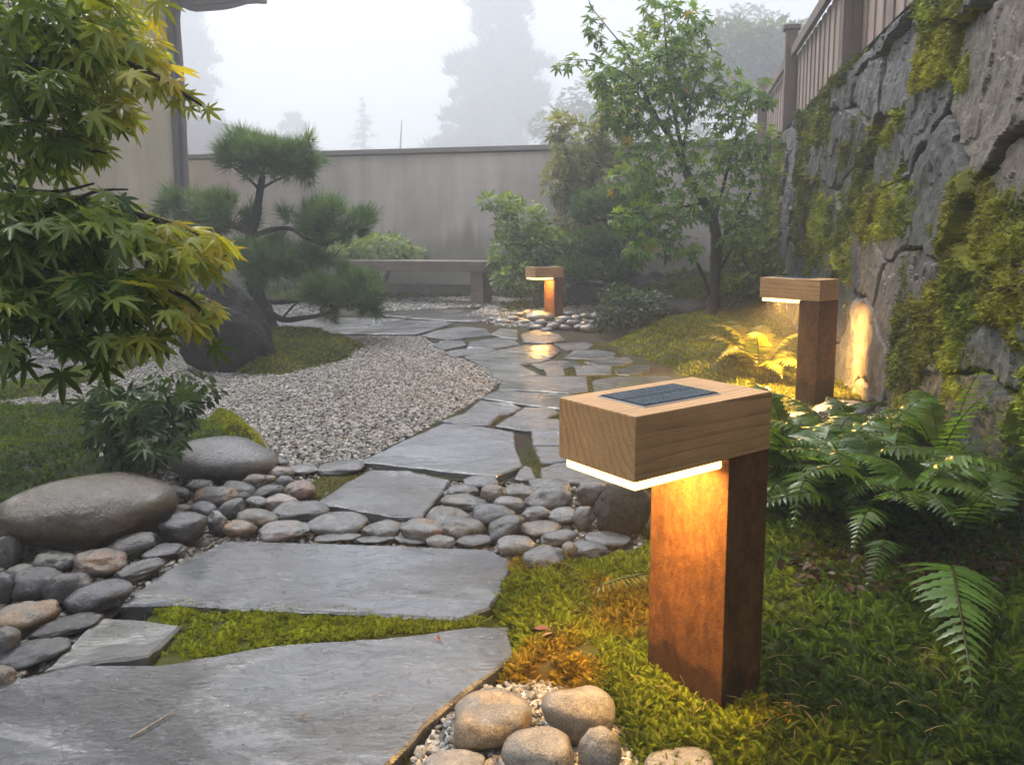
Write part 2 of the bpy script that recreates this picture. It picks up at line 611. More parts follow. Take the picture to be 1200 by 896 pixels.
m, nt, b = mat('wall_stone', 0.5, 0.5)
v = coords(nt)
vs = coords(nt, scale=(1, 0.5, 0.9), rot=(0.35, 0, 0))
c = mix(nt, attr_col(nt), ramp(nt, noise(nt, vs, 16, 9, 0.7, 0.5), [(0.28, 0.45), (0.5, 1.0), (0.75, 1.7)]), 0.95, 'MULTIPLY')
c = mix(nt, c, (0.27, 0.27, 0.27), ramp(nt, noise(nt, vs, 24, 8, 0.75, 0.8), [(0.6, 0.0), (0.74, 0.6)]))
setin(nt, b, "Base Color", c)
setin(nt, b, "Roughness", ramp(nt, noise(nt, v, 6, 5), [(0.3, 0.26), (0.7, 0.58)]))
bump(nt, b, noise(nt, vs, 26, 10, 0.72, 0.6), 0.8, 0.02)
M['wall_stone'] = m

# ================================================================== THE SETTING
# wall frame: the right wall and everything square to it
WX, WK = 1.97 - 0.206 * 4.56, 0.206          # wall line: X = WX + WK * Y
wdir = nrm(np.array([WK, 1.0, 0.0]))
wnor = np.array([-wdir[1], wdir[0], 0.0])    # points to the garden (left)

o = MB().add([(-175, -175, -0.06), (175, -175, -0.06), (175, 175, -0.06), (-175, 175, -0.06)], [[0, 1, 2, 3]]).build("ground", M['soil'], smooth=False)
tag(o, "dark damp garden soil under the stones and moss", "ground", kind="structure")

haze_m = bpy.data.materials.new("haze_air")
haze_m.use_nodes = True
hn = haze_m.node_tree
hn.nodes.remove(hn.nodes["Principled BSDF"])
pv = hn.nodes.new("ShaderNodeVolumePrincipled")
pv.inputs["Color"].default_value = (0.83, 0.85, 0.875, 1)
pv.inputs["Density"].default_value = HAZE_DENSITY
pv.inputs["Anisotropy"].default_value = 0.25
hn.links.new(pv.outputs[0], hn.nodes["Material Output"].inputs["Volume"])
V, F = box((0, 0, 25.0), 360, 360, 52.2)
o = MB().add(V, F).build("haze", haze_m, smooth=False)
tag(o, "pale morning mist filling the whole garden", "mist", kind="stuff")


def sheet(name, poly, z, mt, label, cat, kind="structure"):
    pts = np.array([(x, y, z) for x, y in poly])
    o = MB().add(pts, [list(range(len(pts)))]).build(name, mt, smooth=False)
    return tag(o, label, cat, kind=kind)


# ---- stone wall -----------------------------------------------------------
WALL_H = 2.06
Y0, Y1 = 1.0, 11.35


def wall_field(u, z):
    p = np.stack([u, z, np.zeros_like(u)], 1)
    wu = u + 0.16 * fbm(p * 1.7, 3, 5) + 0.025 * fbm(p * 11, 3, 6) + 0.12 * z
    wz = z + 0.09 * fbm(p * 2.1 + 40, 3, 8) + 0.025 * fbm(p * 11 + 9, 3, 9)
    cu, cz = 0.78, 0.42
    gi, gj = np.floor(wu / cu).astype(int), np.floor(wz / cz).astype(int)
    d1 = np.full(len(u), 9.0)
    d2 = np.full(len(u), 9.0)
    idx = np.zeros(len(u), np.int64)
    su = np.zeros(len(u))
    sz = np.zeros(len(u))
    zero = np.zeros_like(gi)
    for a in (-1, 0, 1):
        for c_ in (-1, 0, 1):
            i, j = gi + a, gj + c_
            x = (i + 0.5 + 0.8 * (_hash(i, j, zero, 1) - 0.5) + 0.5 * (j % 2)) * cu
            y = (j + 0.5 + 0.8 * (_hash(i, j, zero, 2) - 0.5)) * cz
            dx, dy = (wu - x) * 0.55, (wz - y) * 0.95
            d = np.maximum(np.abs(dx), np.abs(dy)) * 0.55 + np.hypot(dx, dy) * 0.45
            nearer = d < d1
            d2 = np.where(nearer, d1, np.minimum(d2, d))
            idx = np.where(nearer, i * 7919 + j, idx)
            su = np.where(nearer, dx, su)
            sz = np.where(nearer, dy, sz)
            d1 = np.where(nearer, d, d1)
    e = d2 - d1
    hid = lambda s: _hash(idx, idx * 0, idx * 0, s)
    joint = 1 - sstep(0.004, 0.026, e)
    relief = 0.045 * (hid(11) - 0.5) + su * (hid(12) - 0.5) * 0.13 + sz * (hid(13) - 0.6) * 0.14
    fa = np.stack([u * 2.4 + z * 1.9 + 0.5 * fbm(p * 9, 2, 71), z * 2.6 + 0.4 * fbm(p * 9 + 5, 2, 72), hid(18) * 30], 1)
    fi = np.floor(fa)
    ff = fa - fi
    fid = lambda s: _hash(fi[:, 0].astype(int), fi[:, 1].astype(int), (hid(18) * 900).astype(int), s)
    relief = relief + 0.016 * (fid(1) - 0.5) + 0.035 * (ff[:, 0] - 0.5) * (fid(2) - 0.5) + 0.035 * (ff[:, 1] - 0.5) * (fid(3) - 0.5)
    q = np.stack([u * 1.5 + z * 0.4, z * 0.9, hid(14) * 20], 1)
    rough = 0.02 * fbm(q * 5, 5, 21, 0.6)
    ridg = 0.016 * (0.5 - np.abs(fbm(np.stack([u * 6 + z * 2.2, z * 2.6, hid(15) * 9], 1), 4, 25, 0.6)))
    calm = sstep(3.6, 4.0, u) * (1 - sstep(5.3, 5.8, u)) * (1 - sstep(0.9, 1.1, z))
    h = (relief + ridg) * (1 - 0.75 * calm) + rough - 0.06 * joint * (1 - 0.5 * calm)
    return h, joint, hid(16), hid(17)


def wall_moss(u, z, h, joint):
    p = np.stack([u * 0.66, z * 1.35, u * 0], 1)
    n = fbm(p * 1.6 + 3.1, 4, 33, 0.55)
    drip = fbm(np.stack([u * 3.2 + z * 0.8, z * 2.2, u * 0], 1), 4, 39, 0.6)
    mk = n * 1.15 + 0.26 * drip + 0.22 * joint + 0.10
    mk = mk + 0.05 * (1 - sstep(3.0, 4.2, u))
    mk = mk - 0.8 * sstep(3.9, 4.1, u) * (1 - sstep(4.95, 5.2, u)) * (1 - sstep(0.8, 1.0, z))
    return mk


def wall_xyz(u, z, out):
    y = u
    x = WX + WK * y
    lean = (z - 0.0) * 0.03
    return np.stack([x, y, z], 1) + wnor[None] * (out - lean)[:, None]


nu = 900
t = np.linspace(0, 1, nu)
us = Y0 + (Y1 - Y0) * (0.35 * t + 0.65 * t ** 2)
zs = np.linspace(-0.06, WALL_H, 250)
UU, ZZ = np.meshgrid(us, zs, indexing='ij')
u_, z_ = UU.ravel(), ZZ.ravel()
h_, jt, r1, r2 = wall_field(u_, z_)
mk = wall_moss(u_, z_, h_, jt)
ledge = 0.06 * sstep(WALL_H - 0.05, WALL_H, z_)
V = wall_xyz(u_, z_, h_ - ledge)
i, j = np.meshgrid(np.arange(nu - 1), np.arange(len(zs) - 1), indexing='ij')
nz_ = len(zs)
Fq = np.stack([i * nz_ + j, i * nz_ + j + 1, (i + 1) * nz_ + j + 1, (i + 1) * nz_ + j], -1).reshape(-1, 4)
base = np.stack([0.05 + 0.095 * r1, 0.05 + 0.093 * r1, 0.051 + 0.091 * r1], 1)
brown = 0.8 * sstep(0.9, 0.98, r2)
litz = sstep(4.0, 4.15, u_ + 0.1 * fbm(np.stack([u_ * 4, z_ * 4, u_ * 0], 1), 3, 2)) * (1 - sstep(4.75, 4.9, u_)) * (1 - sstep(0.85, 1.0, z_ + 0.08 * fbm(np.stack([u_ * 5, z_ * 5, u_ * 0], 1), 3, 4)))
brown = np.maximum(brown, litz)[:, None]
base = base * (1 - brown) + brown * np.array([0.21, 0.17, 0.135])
base = base * (1 - 0.75 * jt[:, None])
stain = sstep(-0.25, 0.25, mk)[:, None] * 0.5
base = base * (1 - stain) + stain * np.array([0.075, 0.08, 0.035])
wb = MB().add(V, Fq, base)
# top and back of the wall
tp = []
for y in np.linspace(Y0, Y1, 30):
    p = np.array([WX + WK * y, y, 0]) - wnor * WALL_H * 0.0 
    tp += [p - wnor * 0.06 + (0, 0, WALL_H - 0.004), p - wnor * 0.6 + (0, 0, WALL_H - 0.004), p - wnor * 0.6 + (0, 0, -0.06)]
Fb = []
for q in range(29):
    Fb += [[q * 3, q * 3 + 1, q * 3 + 4, q * 3 + 3], [q * 3 + 1, q * 3 + 2, q * 3 + 5, q * 3 + 4]]
wb.add(np.array(tp), Fb, (0.12, 0.12, 0.11))
ext = [np.array([WX + WK * y, y, 0]) - wnor * bk + (0, 0, z) for y in (-8.0, Y0) for bk, z in ((-0.0, -0.06), (0.06, WALL_H), (0.6, WALL_H), (0.6, -0.06))]  # unseen stretch behind the camera, added to block side light
wb.add(np.array(ext), [[0, 4, 5, 1], [1, 5, 6, 2], [2, 6, 7, 3], [0, 1, 2, 3]], (0.11, 0.108, 0.105))
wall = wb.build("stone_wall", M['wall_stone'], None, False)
tag(wall, "tall grey wall of rough split stone with moss streaks, along the right side", "stone wall")

# moss cushions on the wall: the masked part of the same grid, pushed out and lumpy
nu2 = 820
us2 = Y0 + 0.6 + (Y1 - Y0 - 0.6) * (0.3 * np.linspace(0, 1, nu2) + 0.7 * np.linspace(0, 1, nu2) ** 2)
zs2 = np.linspace(0.0, WALL_H - 0.01, 300)
UU, ZZ = np.meshgrid(us2, zs2, indexing='ij')
u2, z2 = UU.ravel(), ZZ.ravel()
h2, jt2, _, _ = wall_field(u2, z2)
mk2 = wall_moss(u2, z2, h2, jt2)
TH = 0.05
amt = sstep(TH, TH + 0.28, mk2)
pp = np.stack([u2 * 0.7, z2 * 0.9, u2 * 0], 1)
lump = 0.5 + 0.75 * fbm(pp * 13, 3, 51) + 0.4 * fbm(pp * 55, 3, 55, 0.7)
out = h2 - 0.010 + 0.034 * amt * (0.2 + 1.0 * lump)
V2 = wall_xyz(u2, z2, out)
n2 = len(zs2)
i, j = np.meshgrid(np.arange(nu2 - 1), np.arange(n2 - 1), indexing='ij')
Fm = np.stack([i * n2 + j, i * n2 + j + 1, (i + 1) * n2 + j + 1, (i + 1) * n2 + j], -1).reshape(-1, 4)
Fm = Fm[(mk2[Fm] > TH).any(1)]
used = np.unique(Fm)
remap = np.full(len(u2), -1)
remap[used] = np.arange(len(used))
hue = fbm(np.stack([u2 * 3, z2 * 3, u2 * 0 + 4], 1), 3, 61)
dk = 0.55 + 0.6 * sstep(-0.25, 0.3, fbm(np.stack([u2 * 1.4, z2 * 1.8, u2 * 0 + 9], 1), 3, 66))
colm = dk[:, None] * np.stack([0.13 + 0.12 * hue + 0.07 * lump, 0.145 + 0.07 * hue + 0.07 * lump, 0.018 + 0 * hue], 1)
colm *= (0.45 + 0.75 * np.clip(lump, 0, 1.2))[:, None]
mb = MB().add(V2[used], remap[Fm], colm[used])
pick = RNG.choice(used, 60000, p=(amt[used] + 1e-6) / (amt[used] + 1e-6).sum())
T3 = np.array([(0, -0.22, 0), (0, 0.22, 0), (1, 0, 0)])
Op = V2[pick] + RNG.normal(0, 0.004, (len(pick), 3))
X, Y, Z = frames(wnor * 0.8 + RNG.normal(0, 0.6, (len(pick), 3)) + (0, 0, -0.2), RNG.normal(0, 1, (len(pick), 3)))
s_ = (RNG.uniform(0.010, 0.026, len(pick)) * (0.5 + u2[pick] * 0.14))[:, None]
mb.add(*scatter(T3, np.array([[0, 1, 2]]), Op, X * s_, Y * s_, Z * s_, colm[pick] * RNG.uniform(0.5, 1.9, (len(pick), 1))))
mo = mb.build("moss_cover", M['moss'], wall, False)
mo["kind"] = "stuff"

# ---- wooden fence on the wall --------------------------------------------
def on_wall(y, back, z):
    return np.array([WX + WK * y, y, z]) - wnor * back


fence = empty("wooden_fence", on_wall(5.0, 0.2, WALL_H), "grey brown board fence with a top rail, standing on the stone wall", "fence")
wang = math.atan2(wdir[1], wdir[0])


def fpart(mb, name, mt):
    o = mb.build(name, mt, fence, smooth=False)
    return o


def local_to(parent, V):
    V = np.asarray(V, float) - np.array(parent.location)
    a = -parent.rotation_euler.z
    ca, sa = math.cos(a), math.sin(a)
    return np.stack([V[:, 0] * ca - V[:, 1] * sa, V[:, 0] * sa + V[:, 1] * ca, V[:, 2]], 1)


FT = 3.02
mb = MB()
y = -8.0  # boards run on unseen behind the camera to block side light
k = 0
while y < 14.5:
    bw = 0.135
    cpos = on_wall(y, 0.26 + 0.014 * (k % 2), (WALL_H + FT) / 2 - 0.04)
    V, F = box(cpos, bw * 1.12, 0.022, FT - WALL_H - 0.02, wang)
    g = RNG.uniform(0.8, 1.15)
    mb.add(local_to(fence, V), F, np.array([0.40, 0.31, 0.26]) * g)
    y += bw * 0.977
    k += 1
fpart(mb, "board_panel", M['fence'])
for nm, zc, hh, bk in (("top_rail", FT - 0.02, 0.11, 0.2), ("bottom_rail", WALL_H + 0.06, 0.1, 0.225)):
    V, F = box(on_wall(3.2, bk, zc), 23.2, 0.05, hh, wang, 0.006)
    fpart(MB().add(local_to(fence, V), F, (0.23, 0.175, 0.15)), nm, M['fence'])
for y in (-4.0, -0.55, 2.9, 6.35, 9.9, 13.3):
    top = FT + 0.26
    V, F = box(on_wall(y, 0.18, (WALL_H + top) / 2 - 0.02), 0.14, 0.13, top - WALL_H, wang, 0.008)
    po = fpart(MB().add(local_to(fence, V), F, (0.2, 0.15, 0.125)), "post", M['fence'])
    V, F = box(on_wall(y, 0.18, top + 0.0), 0.2, 0.19, 0.05, wang, 0.012)
    cp = MB().add(local_to(fence, V), F, (0.22, 0.17, 0.145)).build("post_cap", M['fence'], po, False)

# ---- plaster garden wall across the back ---------------------------------
A = np.array([-2.98, 13.0])
B = np.array([0.50, 12.06])
bd = (B - A) / np.linalg.norm(B - A)
TOPZ = 2.17
e0, e1 = A - bd * 3.2, B + bd * 3.1
mid = (e0 + e1) / 2
ln = np.linalg.norm(e1 - e0)
ba = math.atan2(bd[1], bd[0])
gw = empty("garden_wall", (mid[0], mid[1], 0), "pale brown plaster wall with a thin cap, closing the back of the garden", "wall", rz=ba)
V, F = box((0, 0.1, TOPZ / 2 - 0.06), ln, 0.2, TOPZ - 0.05, 0, 0)
MB().add(V, F).build("plaster_panel", M['plaster'], gw, False)
V, F = box((0, 0.1, TOPZ - 0.03), ln, 0.34, 0.07, 0, 0.008)
MB().add(V, F).build("wall_cap", M['capstone'], gw, False)

# ---- house at the left ---------------------------------------------------
hc = P(208, 215, 12.0)
hx, hy = hc[0], hc[1]
house = empty("house", (hx, hy, 0), "cream plastered house corner with a grey downpipe and gutter, at the left", "house", rz=math.atan2(wdir[1], wdir[0]) - math.pi / 2)
EZ = 4.26
V, F = box((-3.0, -10.0, EZ / 2), 6.0, 20.0, EZ)  # lengthened out of view behind the camera to hold back light
hw = MB().add(V, F).build("wall", M['stucco'], house, False)
V, F = box((0.0, 0.0, EZ / 2 - 0.05), 0.15, 0.15, EZ - 0.1, 0, 0.01)
MB().add(V, F).build("corner_trim", M['metal'], house, False)
V, F = box((-2.6, -9.7, EZ + 0.12), 7.0, 21.2, 0.16)
ev = MB().add(V, F).build("eave", M['metal'], house, False)
V, F = box((0.95, -9.7, EZ + 0.1), 0.12, 21.3, 0.12, 0, 0.02)
MB().add(V, F).build("gutter", M['metal'], ev, False)
V, F = tube([(0.92, 0.6, EZ + 0.02), (0.7, 0.35, EZ - 0.12), (0.35, 0.1, EZ - 0.2), (0.12, 0.02, EZ - 0.22), (0.12, 0.02, 3.0), (0.12, 0.02, 0.1)], [0.05] * 6, 10)
MB().add(V, F).build("downpipe", M['metal'], house)
rf = MB().add([(-6.4, -20.4, EZ + 0.21), (1.0, -20.4, EZ + 0.21), (1.0, 1.0, EZ + 0.21), (-6.4, 1.0, EZ + 0.21), (-2.6, -20.4, EZ + 2.2), (-2.6, 1.0, EZ + 2.2)],
              [[1, 2, 5, 4], [0, 4, 5, 3], [0, 1, 4], [2, 3, 5], [0, 3, 2, 1]]).build("roof", M['roof'], house, False)

# the neighbour's low roof behind the garden wall
nb = empty("neighbouring_house", (-9.0, 22.0, 0), "hazy low house roof sloping down behind the garden wall", "house")
V, F = box((-3.0, 8.6, 0.7), 9.0, 6.0, 1.4)
MB().add(V, F).build("wall", M['stucco'], nb, False)
a0, a1 = P(205, 128, 34.0), P(388, 180, 34.0)
L0 = np.array([-9.0, 22.0, 0])
r = np.array([a0 + (a0 - a1) * 0.5 + (0, -7, -2.3), a1 + (-0.6, -7, -2.3), a1, a0 + (a0 - a1) * 0.5]) - L0
lo = r - (0, 0, 0.22)
MB().add(np.vstack([r, lo]), [[0, 1, 2, 3], [7, 6, 5, 4], [0, 4, 5, 1], [1, 5, 6, 2], [2, 6, 7, 3], [3, 7, 4, 0]]).build("roof", M['roof'], nb, False)

# ================================================================== GROUND COVER (stuff)
ICO = None


def ico(sub):
    bm = bmesh.new()
    bmesh.ops.create_icosphere(bm, subdivisions=sub, radius=1.0)
    bm.verts.index_update()
    V = np.array([v.co for v in bm.verts])
    F = np.array([[v.index for v in f.verts] for f in bm.faces])
    bm.free()
    return V, F


I1, I2, I3 = ico(1), ico(2), ico(4)
STONE_COLS = np.array([(0.36, 0.335, 0.285), (0.28, 0.27, 0.25), (0.48, 0.455, 0.4), (0.2, 0.195, 0.185), (0.3, 0.26, 0.2), (0.12, 0.118, 0.112), (0.4, 0.385, 0.36)])


def pebbles(name, pts, smin, smax, z, label, cols=STONE_COLS, mt=None, base=None, base_z=-0.02, bright=1.0):
    n = len(pts)
    Vt, Ft = I1
    s = RNG.uniform(smin, smax, n) * np.where(RNG.random(n) < 0.12, 1.35, 1.0)
    d = RNG.normal(0, 1, (n, 3))
    d[:, 2] *= 0.35
    X, Y, Z = frames(d, np.array([0, 0, 1.0]) + RNG.normal(0, 0.35, (n, 3)))
    O = np.column_stack([pts, z + RNG.uniform(-0.2, 0.35, n) * s])
    Vv, Ff, K = scatter(Vt, Ft, O, X * s[:, None] * RNG.uniform(0.9, 1.3, (n, 1)), Y * s[:, None] * RNG.uniform(0.65, 1.0, (n, 1)), Z * s[:, None] * RNG.uniform(0.45, 0.75, (n, 1)),
                        cols[RNG.integers(0, len(cols), n)] * RNG.uniform(0.7, 1.25, (n, 1)) * bright)
    Vv = Vv + RNG.normal(0, 1, Vv.shape) * np.repeat(s, len(Vt))[:, None] * 0.09
    mb = MB().add(Vv, Ff, K)
    if base is not None:
        pb = np.array([(x, y, base_z) for x, y in base])
        mb.add(pb, [list(range(len(pb)))], (0.16, 0.14, 0.12))
    o = mb.build(name, mt or M['gravel'], None, False)
    return tag(o, label, "gravel", kind="stuff")


GRAVEL = GP([(-260, 428), (150, 420), (290, 392), (380, 390), (488, 392), (510, 403), (525, 415), (577, 432), (590, 445), (565, 466), (522, 490), (425, 540), (402, 552), (330, 548), (300, 525), (230, 500), (100, 500), (-260, 530)])
gp = sample_poly(GRAVEL, 80000)
pebbles("gravel", gp, 0.006, 0.012, 0.0, "pale grey beige crushed gravel bed beside the slate path", base=GRAVEL, base_z=-0.012, bright=0.95)
LEFTPATH = GP([(-420, 425), (-420, 385), (60, 378), (330, 376), (330, 388), (280, 391), (150, 419)])
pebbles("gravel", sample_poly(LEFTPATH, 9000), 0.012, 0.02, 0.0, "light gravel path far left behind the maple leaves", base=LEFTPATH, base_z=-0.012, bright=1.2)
FARG = GP([(545, 371), (590, 350), (705, 345), (725, 357), (712, 372), (650, 383), (585, 383)])
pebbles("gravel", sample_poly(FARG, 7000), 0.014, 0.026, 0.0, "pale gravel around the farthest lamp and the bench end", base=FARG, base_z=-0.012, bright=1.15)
BACKG = GP([(300, 360), (440, 352), (560, 348), (600, 350), (560, 360), (470, 364), (380, 372), (300, 377)])
pebbles("gravel", sample_poly(BACKG, 7000), 0.016, 0.028, 0.0, "hazy gravel strip under and behind the bench", base=BACKG, base_z=-0.012)

BED = GP([(-160, 660), (60, 560), (200, 535), (330, 545), (420, 545), (480, 555), (600, 560), (740, 560), (760, 640), (640, 690), (600, 660), (450, 642), (270, 636), (150, 700), (110, 735), (40, 795), (-160, 850)])
pebbles("pebbles", sample_poly(BED, 6500), 0.005, 0.012, -0.008, "small mixed pebbles filling the gaps of the cobble bed", base=BED, base_z=-0.016, bright=0.75)
FOREP = GP([(470, 900), (520, 840), (570, 800), (640, 790), (760, 800), (800, 850), (760, 920), (640, 960), (450, 960)])
pebbles("pebbles", sample_poly(FOREP, 4200), 0.004, 0.0085, -0.006, "small brown pebbles around the cobbles at the bottom edge", base=FOREP, base_z=-0.012, bright=1.05)

sheet("path_bed", GP([(400, 556), (425, 540), (522, 488), (590, 446), (575, 430), (512, 402), (488, 391), (285, 392), (298, 372), (480, 359), (605, 364), (640, 384), (700, 395), (770, 425), (830, 450), (770, 560), (700, 572), (600, 566), (520, 562)]), 0.0, M['soil'],
      "dark gritty bed in the joints between the far flagstones", "path")

# ---- moss -----------------------------------------------------------------
BL = np.array([(0, -1, 0), (0, 1, 0), (0.55, 0.75, 0.12), (0.55, -0.75, 0.12), (1.0, 0, 0.0)])
# feathery sprig: a stem with leaflets to both sides, bending over
def sprig_template(n=7):
    V, F = [], []
    for k in range(n):
        t = 0.12 + 0.88 * k / n
        ln = 0.36 * (1 - 0.72 * t) + 0.06
        x, z = t, 0.16 * math.sin(t * 2.6)
        for sgn in (-1, 1):
            b0 = len(V)
            V += [(x - 0.045, 0, z), (x + ln * 0.55, sgn * ln * 0.52, z + 0.07), (x + ln * 0.75, sgn * ln, z - 0.02), (x + 0.07, sgn * 0.02, z + 0.01)]
            F.append([b0, b0 + 1, b0 + 2, b0 + 3])
    b0 = len(V)
    V += [(0, -0.03, 0), (0, 0.03, 0), (1.06, 0.0, 0.08)]
    F.append([b0, b0 + 1, b0 + 2, b0 + 2])
    Ft = []
    for f in F:
        Ft += [[f[0], f[1], f[2]]] + ([[f[0], f[2], f[3]]] if f[3] != f[2] else [])
    return np.array(V), np.array(Ft)


SPRIG = sprig_template()
TUFT_V, TUFT_F = [], []
for k in range(5):
    a = k * 2.4
    dx, dy = math.cos(a) * 0.45, math.sin(a) * 0.45
    TUFT_V += [(-dy * 0.3, dx * 0.3, 0), (dy * 0.3, -dx * 0.3, 0), (dx, dy, 0.75 + 0.25 * (k % 2))]
    TUFT_F.append([3 * k, 3 * k + 1, 3 * k + 2])
TUFT = (np.array(TUFT_V), np.array(TUFT_F))


def moss(name, poly, label, height=0.05, lump=0.02, n=4000, size=(0.01, 0.02), soft=0.12, res=0.02, kind_t='tuft', c0=(0.07, 0.1, 0.012), c1=(0.19, 0.2, 0.03), lf=9.0, seed=0, floor=-0.03, c2=None, bare=None, cat="moss"):
    poly = np.array(poly)
    lo, hi = poly.min(0), poly.max(0)
    nx, ny = int((hi[0] - lo[0]) / res) + 2, int((hi[1] - lo[1]) / res) + 2
    gx, gy = np.meshgrid(np.linspace(lo[0], hi[0], nx), np.linspace(lo[1], hi[1], ny), indexing='ij')
    pts = np.column_stack([gx.ravel(), gy.ravel()])

    def hgt(p):
        e = np.where(inside(p, poly), edge_dist(p, poly), 0)
        q = np.column_stack([p, np.zeros(len(p))])
        wob = fbm(q * 3.0, 3, seed + 90) * 0.35 * soft
        t = sstep(0, 1, np.clip((e + wob * (e > 0)) / soft, 0, 1))
        l = fbm(q * lf, 4, seed + 70, 0.6)
        l2 = fbm(q * lf * 4.5, 3, seed + 77, 0.6)
        return floor + (height - floor) * t + lump * t * (l * 1.2 + 0.45 * l2), e, l

    z, e, l = hgt(pts)
    ok = e > 0
    i, j = np.meshgrid(np.arange(nx - 1), np.arange(ny - 1), indexing='ij')
    F = np.stack([i * ny + j, (i + 1) * ny + j, (i + 1) * ny + j + 1, i * ny + j + 1], -1).reshape(-1, 4)
    F = F[ok[F].any(1)]
    used = np.unique(F)
    rm = np.full(len(pts), -1)
    rm[used] = np.arange(len(used))
    c0, c1 = np.array(c0), np.array(c1)

    def colr(p, l):
        q = np.column_stack([p, np.zeros(len(p))])
        t = np.clip(0.5 + 0.8 * fbm(q * 2.2, 3, seed + 31) + 0.5 * l, 0, 1)[:, None]
        c = c0 * (1 - t) + c1 * t
        if c2 is not None:
            s = sstep(0.12, 0.4, fbm(q * 3.1, 3, seed + 44))[:, None]
            c = c * (1 - s) + np.array(c2) * s
        return c

    mb = MB().add(np.column_stack([pts, z])[used], rm[F], colr(pts, l)[used] * 0.28)
    p = sample_poly(poly, n)
    z, e, l = hgt(p)
    keep = z > floor + 0.012
    if bare is not None:
        q = np.column_stack([p, np.zeros(len(p))])
        keep &= fbm(q * 5.5, 3, seed + 12) < bare
    p, z, l = p[keep], z[keep], l[keep]
    m_ = len(p)
    K = colr(p, l) * RNG.uniform(0.45, 1.7, (m_, 1))
    O = np.column_stack([p, z - 0.002])
    s = RNG.uniform(*size, m_)[:, None]
    if kind_t == 'sprig':
        d = RNG.normal(0, 1, (m_, 3))
        d[:, 2] = np.abs(d[:, 2]) * 0.5 + 0.22
        X, Y, Z = frames(d, np.array([0, 0, 1.0]) + RNG.normal(0, 0.4, (m_, 3)))
        mb.add(*scatter(SPRIG[0], SPRIG[1], O, X * s, Y * s, Z * s, K))
    else:
        Zt = nrm(np.array([0, 0, 1.0]) + RNG.normal(0, 0.35, (m_, 3)))
        X, Y, Z = frames(RNG.normal(0, 1, (m_, 3)), Zt)
        mb.add(*scatter(TUFT[0], TUFT[1], O, X * s, Y * s, Z * s, K))
    o = mb.build(name, M['moss'])
    return tag(o, label, cat, kind="stuff")


# moss round the near lamp and under the ferns; the right patch's colours carry the shade
moss("moss", GP([(560, 700), (585, 655), (640, 645), (680, 655), (740, 640), (770, 610), (800, 640), (860, 760), (925, 825), (1010, 880), (1040, 1000), (760, 1000), (740, 905), (705, 850), (640, 812), (560, 812), (520, 832), (470, 905), (455, 900), (500, 850), (562, 800), (580, 766), (570, 728)]),
     "feathery yellow green moss carpet left of and in front of the near lamp", 0.02, 0.022, 27000, (0.012, 0.03), 0.08, 0.01, 'sprig', (0.045, 0.08, 0.01), (0.22, 0.26, 0.025), 9, 3, c2=(0.30, 0.21, 0.03), bare=0.42)
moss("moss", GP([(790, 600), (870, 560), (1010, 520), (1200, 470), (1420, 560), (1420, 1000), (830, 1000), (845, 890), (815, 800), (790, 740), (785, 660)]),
     "green feathery moss darkened for shade under the ferns right of the near lamp", 0.03, 0.03, 34000, (0.014, 0.036), 0.10, 0.012, 'sprig', (0.025, 0.055, 0.008), (0.16, 0.23, 0.03), 8, 4, c2=(0.22, 0.25, 0.03), bare=0.6)
moss("moss", GP([(1110, 640), (1150, 620), (1300, 600), (1300, 680), (1200, 690), (1130, 680)]),
     "bright green moss cushion at the right frame edge under the fern", 0.06, 0.03, 5000, (0.012, 0.026), 0.12, 0.012, 'sprig', (0.09, 0.14, 0.02), (0.2, 0.25, 0.04), 10, 6)
# strip between the two front slabs
moss("moss", GP([(170, 784), (200, 745), (172, 720), (195, 704), (300, 710), (420, 714), (540, 720), (590, 722), (560, 740), (480, 746), (330, 762), (190, 784)]),
     "bright green moss strip between the two front slabs", 0.002, 0.009, 11000, (0.008, 0.017), 0.02, 0.006, 'sprig', (0.08, 0.12, 0.012), (0.28, 0.33, 0.035), 18, 5, bare=0.75, floor=-0.012)
# left bank under the maple, the tree's shade put into the moss colours
moss("moss", GP([(-260, 640), (-260, 500), (-20, 480), (110, 480), (190, 485), (250, 490), (300, 505), (322, 524), (310, 535), (200, 550), (190, 566), (110, 578), (0, 600)]),
     "green moss bank darkened for shade under the maple behind the brown boulder", 0.07, 0.035, 15000, (0.012, 0.026), 0.25, 0.02, 'tuft', (0.03, 0.06, 0.008), (0.13, 0.19, 0.02), 6, 8)
moss("moss", GP([(222, 505), (240, 488), (275, 488), (305, 503), (322, 526), (318, 540), (290, 535), (240, 530)]),
     "bright yellow green moss cushion behind the grey boulder", 0.10, 0.02, 5000, (0.010, 0.02), 0.16, 0.014, 'tuft', (0.13, 0.17, 0.015), (0.26, 0.28, 0.04), 8, 9)
moss("moss", GP([(-80, 468), (30, 448), (110, 425), (170, 415), (190, 424), (130, 445), (70, 462), (0, 474)]),
     "mossy green strip across the gravel behind the maple leaves", 0.05, 0.02, 4500, (0.016, 0.03), 0.2, 0.03, 'tuft', (0.1, 0.14, 0.015), (0.2, 0.24, 0.04), 5, 10)
# island under the pine
moss("moss", GP([(270, 442), (262, 410), (300, 394), (345, 391), (400, 396), (437, 408), (420, 420), (380, 430), (340, 440)]),
     "low moss island around the foot of the pine", 0.09, 0.035, 9000, (0.018, 0.034), 0.25, 0.03, 'tuft', (0.055, 0.085, 0.012), (0.15, 0.165, 0.03), 5, 12)
